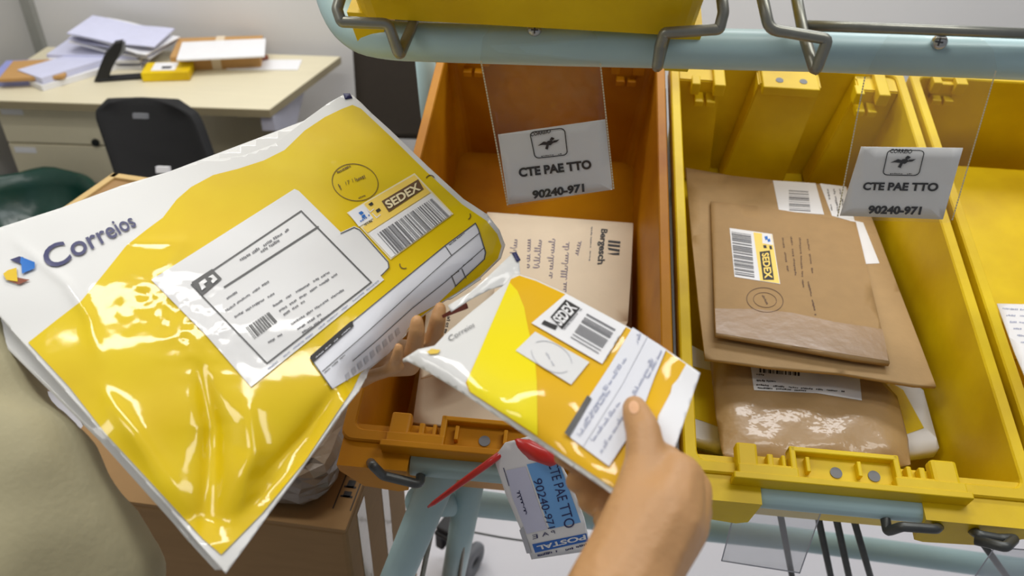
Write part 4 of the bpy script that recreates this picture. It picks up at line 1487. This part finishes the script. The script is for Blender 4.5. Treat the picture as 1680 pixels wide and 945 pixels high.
bc = thing('side_chair', 'dark brown chair by the back wall behind the pale blue post', 'chair', (-.3, 2.5, 0))
vs, fs = [], []
N, K = 20, 10
x0, x1, zt, zb = -.545, -.12, 1.0, .56
for j in range(N + 1):
    v = j / N
    z = zt - (zt - zb) * v
    d_ = min(v, 1 - v) * (zt - zb)
    cr = .11
    ins = cr * (1 - math.sqrt(max(0, 1 - max(0, 1 - d_ / cr) ** 2))) * .6
    for i in range(K + 1):
        u = i / K
        vs.append((x0 + ins + (x1 - x0 - 2 * ins) * u, 2.52 + .03 * (1 - (2 * u - 1) ** 2) + .05 * (1 - v), z))
fs = [(j * (K + 1) + i, j * (K + 1) + i + 1, (j + 1) * (K + 1) + i + 1, (j + 1) * (K + 1) + i) for j in range(N) for i in range(K)]
o = link_mesh('backrest', vs, fs, M['brown_uph'], bc, True)
so = o.modifiers.new('t', 'SOLIDIFY')
so.thickness, so.offset = .04, 0
box('seat', (-.54, 2.10, .42), (-.12, 2.54, .48), M['brown_uph'], bc, None, .015)
for x in (-.52, -.14):
    for y in (2.13, 2.56):
        v, f = tube_geo([(x, y, 0), (x, y, .44)], .012, 10)
        link_mesh('leg', v, f, M['black'], bc, True)
for x in (-.45, -.2):
    v, f = tube_geo([(x, 2.53, .44), (x, 2.56, .7)], .010, 10)
    link_mesh('back_support', v, f, M['black'], bc, True)

# waste bin with green bag
wbp = Vector((-1.47, 2.06, 0))
wb = thing('waste_bin', 'black waste bin lined with a dark green bag at the left edge', 'bin', wbp)
rnd = random.Random(9)
n = 36


def loft(prof, wob=0, seed=0):
    vs, fs = [], []
    r_ = random.Random(seed)
    ph = [r_.uniform(0, 6.28) for _ in range(4)]
    for j, (r, z) in enumerate(prof):
        for k in range(n):
            a = 2 * math.pi * k / n
            w = 1 + wob * (math.sin(5 * a + ph[0] + j) * .6 + math.sin(9 * a + ph[1] - j * .7) * .4)
            vs.append(wbp + Vector((r * w * math.cos(a), r * w * math.sin(a), z + wob * .12 * math.sin(7 * a + ph[2]))))
    for j in range(len(prof) - 1):
        for k in range(n):
            fs.append((j * n + k, j * n + (k + 1) % n, (j + 1) * n + (k + 1) % n, (j + 1) * n + k))
    return vs, fs


v, f = loft([(.002, .003), (.15, .003), (.19, .50), (.195, .51), (.185, .51), (.145, .02), (.002, .02)])
link_mesh('bin_body', v, f, M['black'], wb, True)
v, f = loft([(.196, .38), (.203, .42), (.206, .48), (.208, .52), (.200, .545), (.186, .54), (.170, .50), (.155, .44), (.08, .40), (.002, .39)], .03, 4)
link_mesh('bag_liner', v, f, M['green'], wb, True, 'dark green plastic bag folded over the rim')

# ------------------------------------------------------------------ person: two arms and hands
def capsules(segs, name, m, parent, voxel, smooth=6, label=None):
    bm = bmesh.new()
    for (a, ra), (b_, rb) in segs:
        t = bmesh.new()
        for p, r in ((a, ra), (b_, rb)):
            s = bmesh.ops.create_icosphere(t, subdivisions=2, radius=r, matrix=Matrix.Translation(p))
        h = bmesh.ops.convex_hull(t, input=t.verts[:])
        inner = [v for v in t.verts if not v.link_faces]
        bmesh.ops.delete(t, geom=[g for g in h['geom_interior'] if isinstance(g, bmesh.types.BMVert) and g.is_valid], context='VERTS')
        me = bpy.data.meshes.new('t')
        t.to_mesh(me)
        t.free()
        bm.from_mesh(me)
        bpy.data.meshes.remove(me)
    me = bpy.data.meshes.new(name)
    bm.to_mesh(me)
    bm.free()
    o = bpy.data.objects.new(name, me)
    COL.objects.link(o)
    rm = o.modifiers.new('r', 'REMESH')
    rm.mode, rm.voxel_size = 'VOXEL', voxel
    sm_ = o.modifiers.new('s', 'SMOOTH')
    sm_.iterations, sm_.factor = smooth, .5
    bpy.context.view_layer.update()
    ev_ = o.evaluated_get(bpy.context.evaluated_depsgraph_get())
    nm = bpy.data.meshes.new_from_object(ev_)
    o.modifiers.clear()
    o.data = nm
    nm.name = name
    nm.materials.clear()
    nm.materials.append(m)
    for p in nm.polygons:
        p.use_smooth = True
    if parent is not None:
        o.parent = parent
        o.matrix_parent_inverse = world_of(parent).inverted()
    if label:
        o['label'] = label
    return o


def J(px, py, z, rpx):
    return (W(px, py, z), rpx * z / FPX)


def chain(*js):
    return [(a, b) for a, b in zip(js, js[1:])]


person = thing('person', 'person in beige shirt, left arm under the large mailer, right hand gripping the small one', 'person', (-.15, -.15, 0))
segs = []
# right hand: thumb on the mailer's face
wrist = J(1038, 925, .418, 84)
mcp_i = J(1112, 792, .452, 46)
segs += chain(J(1041, 668, .482, 21), J(1046, 684, .472, 26), J(1056, 708, .462, 30), J(1060, 760, .450, 36), J(1050, 820, .436, 48), J(1040, 880, .425, 66), wrist)
segs += chain(J(1106, 790, .448, 52), J(1082, 850, .432, 74), wrist)
segs += chain(J(1128, 806, .468, 42), J(1098, 860, .444, 66), wrist)
segs += chain(J(1090, 760, .462, 34), J(1060, 770, .450, 40))
segs += chain(J(1130, 850, .475, 36), J(1090, 890, .452, 56), wrist)
# fingers wrapped behind the small mailer
segs += chain(J(1118, 786, .468, 40), J(1100, 775, .510, 28), J(1062, 780, .530, 25), J(990, 768, .522, 24), J(944, 756, .512, 21), J(922, 750, .508, 16))
segs += chain(J(1132, 812, .476, 36), J(1105, 815, .520, 26), J(1070, 822, .540, 25), J(1005, 808, .530, 24), J(960, 796, .520, 21), J(942, 790, .517, 17))
segs += chain(J(1136, 840, .480, 34), J(1108, 850, .520, 25), J(1075, 858, .538, 24), J(1020, 845, .528, 23), J(980, 830, .520, 21), J(961, 823, .517, 16))
segs += chain(J(1128, 868, .476, 32), J(1095, 885, .510, 22), J(1060, 884, .520, 20), J(1025, 872, .514, 19), J(996, 860, .508, 17), J(984, 853, .506, 14))
# right forearm, elbow, shoulder
RE, RS = Vector((.05, .03, 1.24)), Vector((.07, -.26, 1.42))
segs += chain(wrist, J(1010, 985, .405, 90), (RE * .5 + J(1010, 985, .405, 90)[0] * .5, .036), (RE, .042), (RS, .052))
# left hand under the large mailer: fingers over its folded edge
palm = J(580, 585, .735, 38)
segs += chain(J(722, 505, .632, 11), J(719, 522, .632, 14.5), J(713, 550, .646, 16), J(702, 578, .672, 18), palm)
segs += chain(J(684, 527, .618, 12), J(684, 542, .620, 14.5), J(680, 570, .636, 16), J(672, 600, .670, 18), palm)
segs += chain(J(654, 570, .616, 9), J(652, 584, .620, 10.5), J(646, 600, .642, 11), J(638, 606, .68, 12), palm)
segs += chain(J(655, 602, .632, 9.5), J(635, 609, .640, 11), J(612, 616, .655, 11.5), J(592, 624, .70, 14), palm)
segs += chain(J(700, 560, .672, 16), J(656, 592, .684, 15), palm)
LW = J(500, 610, .75, 44)
LE, LS = W(-70, 560, .70), Vector((-.44, -.10, 1.42))
segs += chain(palm, LW, (LW[0] * .5 + LE * .5, .036), (LE, .042), (LS, .052))
# chest and belly behind the frame
CHT = Vector((-.18, -.24, 1.36))
segs += chain((RS, .06), (CHT, .11), (LS, .06))
segs += chain((CHT, .12), (Vector((-.18, -.24, .98)), .13))
body = capsules(segs, 'body', M['skin'], person, .0024, 5)
# thumb nail, laid onto the thumb's surface
from mathutils.bvhtree import BVHTree
tree = BVHTree.FromPolygons([v.co.copy() for v in body.data.vertices], [tuple(p.vertices) for p in body.data.polygons])


class OnBody:
    k = 1.0

    def pt(self, px, py, lift=0):
        d = ray(px, py)
        hit = tree.ray_cast(EYE, d.normalized())[0]
        return hit - d.normalized() * lift if hit is not None else W(px, py, .478)


pts = []
for i in range(16):
    a = 2 * math.pi * i / 16
    x_, y_ = 8.5 * math.cos(a), 11 * math.sin(a)
    r_ = math.radians(-8)
    pts.append((1040 + x_ * math.cos(r_) - y_ * math.sin(r_), 668 + x_ * math.sin(r_) + y_ * math.cos(r_)))
Ink(OnBody(), 4).poly(pts).build('nail', M['nail'], body, .0005)
# shirt
sh = []
SL = [J(-210, 500, .66, 150), J(-140, 625, .60, 158), J(-60, 745, .56, 160), J(20, 850, .545, 168), J(62, 960, .54, 178)]
sh += chain((LS, .085), *SL)
sh += chain(J(62, 960, .54, 178), J(60, 1100, .52, 160))
sh += chain((RS, .075), (RE * .45 + RS * .55, .062))
sh += chain((RS, .085), (CHT, .14), (LS, .085))
sh += chain((CHT, .15), (Vector((-.18, -.24, .96)), .16))
shirt = capsules(sh, 'shirt', M['shirt'], person, .008, 8, 'loose beige long-sleeved shirt')
dm = shirt.modifiers.new('folds', 'DISPLACE')
tx = bpy.data.textures.new('folds', 'CLOUDS')
tx.noise_scale, tx.noise_depth = .09, 1
dm.texture, dm.strength, dm.mid_level, dm.texture_coords = tx, .032, .5, 'GLOBAL'

# repeated things share a group
for key, grp in (('mail_bin', 'plastic mail bins on the sorting trolley'), ('clear_pouch', 'clear card holders hung on the trolley'),
                 ('address_card', 'address cards in the clear pouches'), ('kraft_envelope', 'brown kraft envelopes in the yellow bin'),
                 ('card_mailer', 'card mailers under the wrapped parcel'), ('plastic_mailer', 'plastic mailers held in the hands'),
                 ('carton', 'cartons stacked left of the trolley'), ('paper_stack', 'papers on the desk'), ('envelope', 'letters in the amber and yellow bins')):
    for o in scene.objects:
        if o.parent is None and o.name.split('.')[0] == key and 'label' in o:
            o['group'] = grp
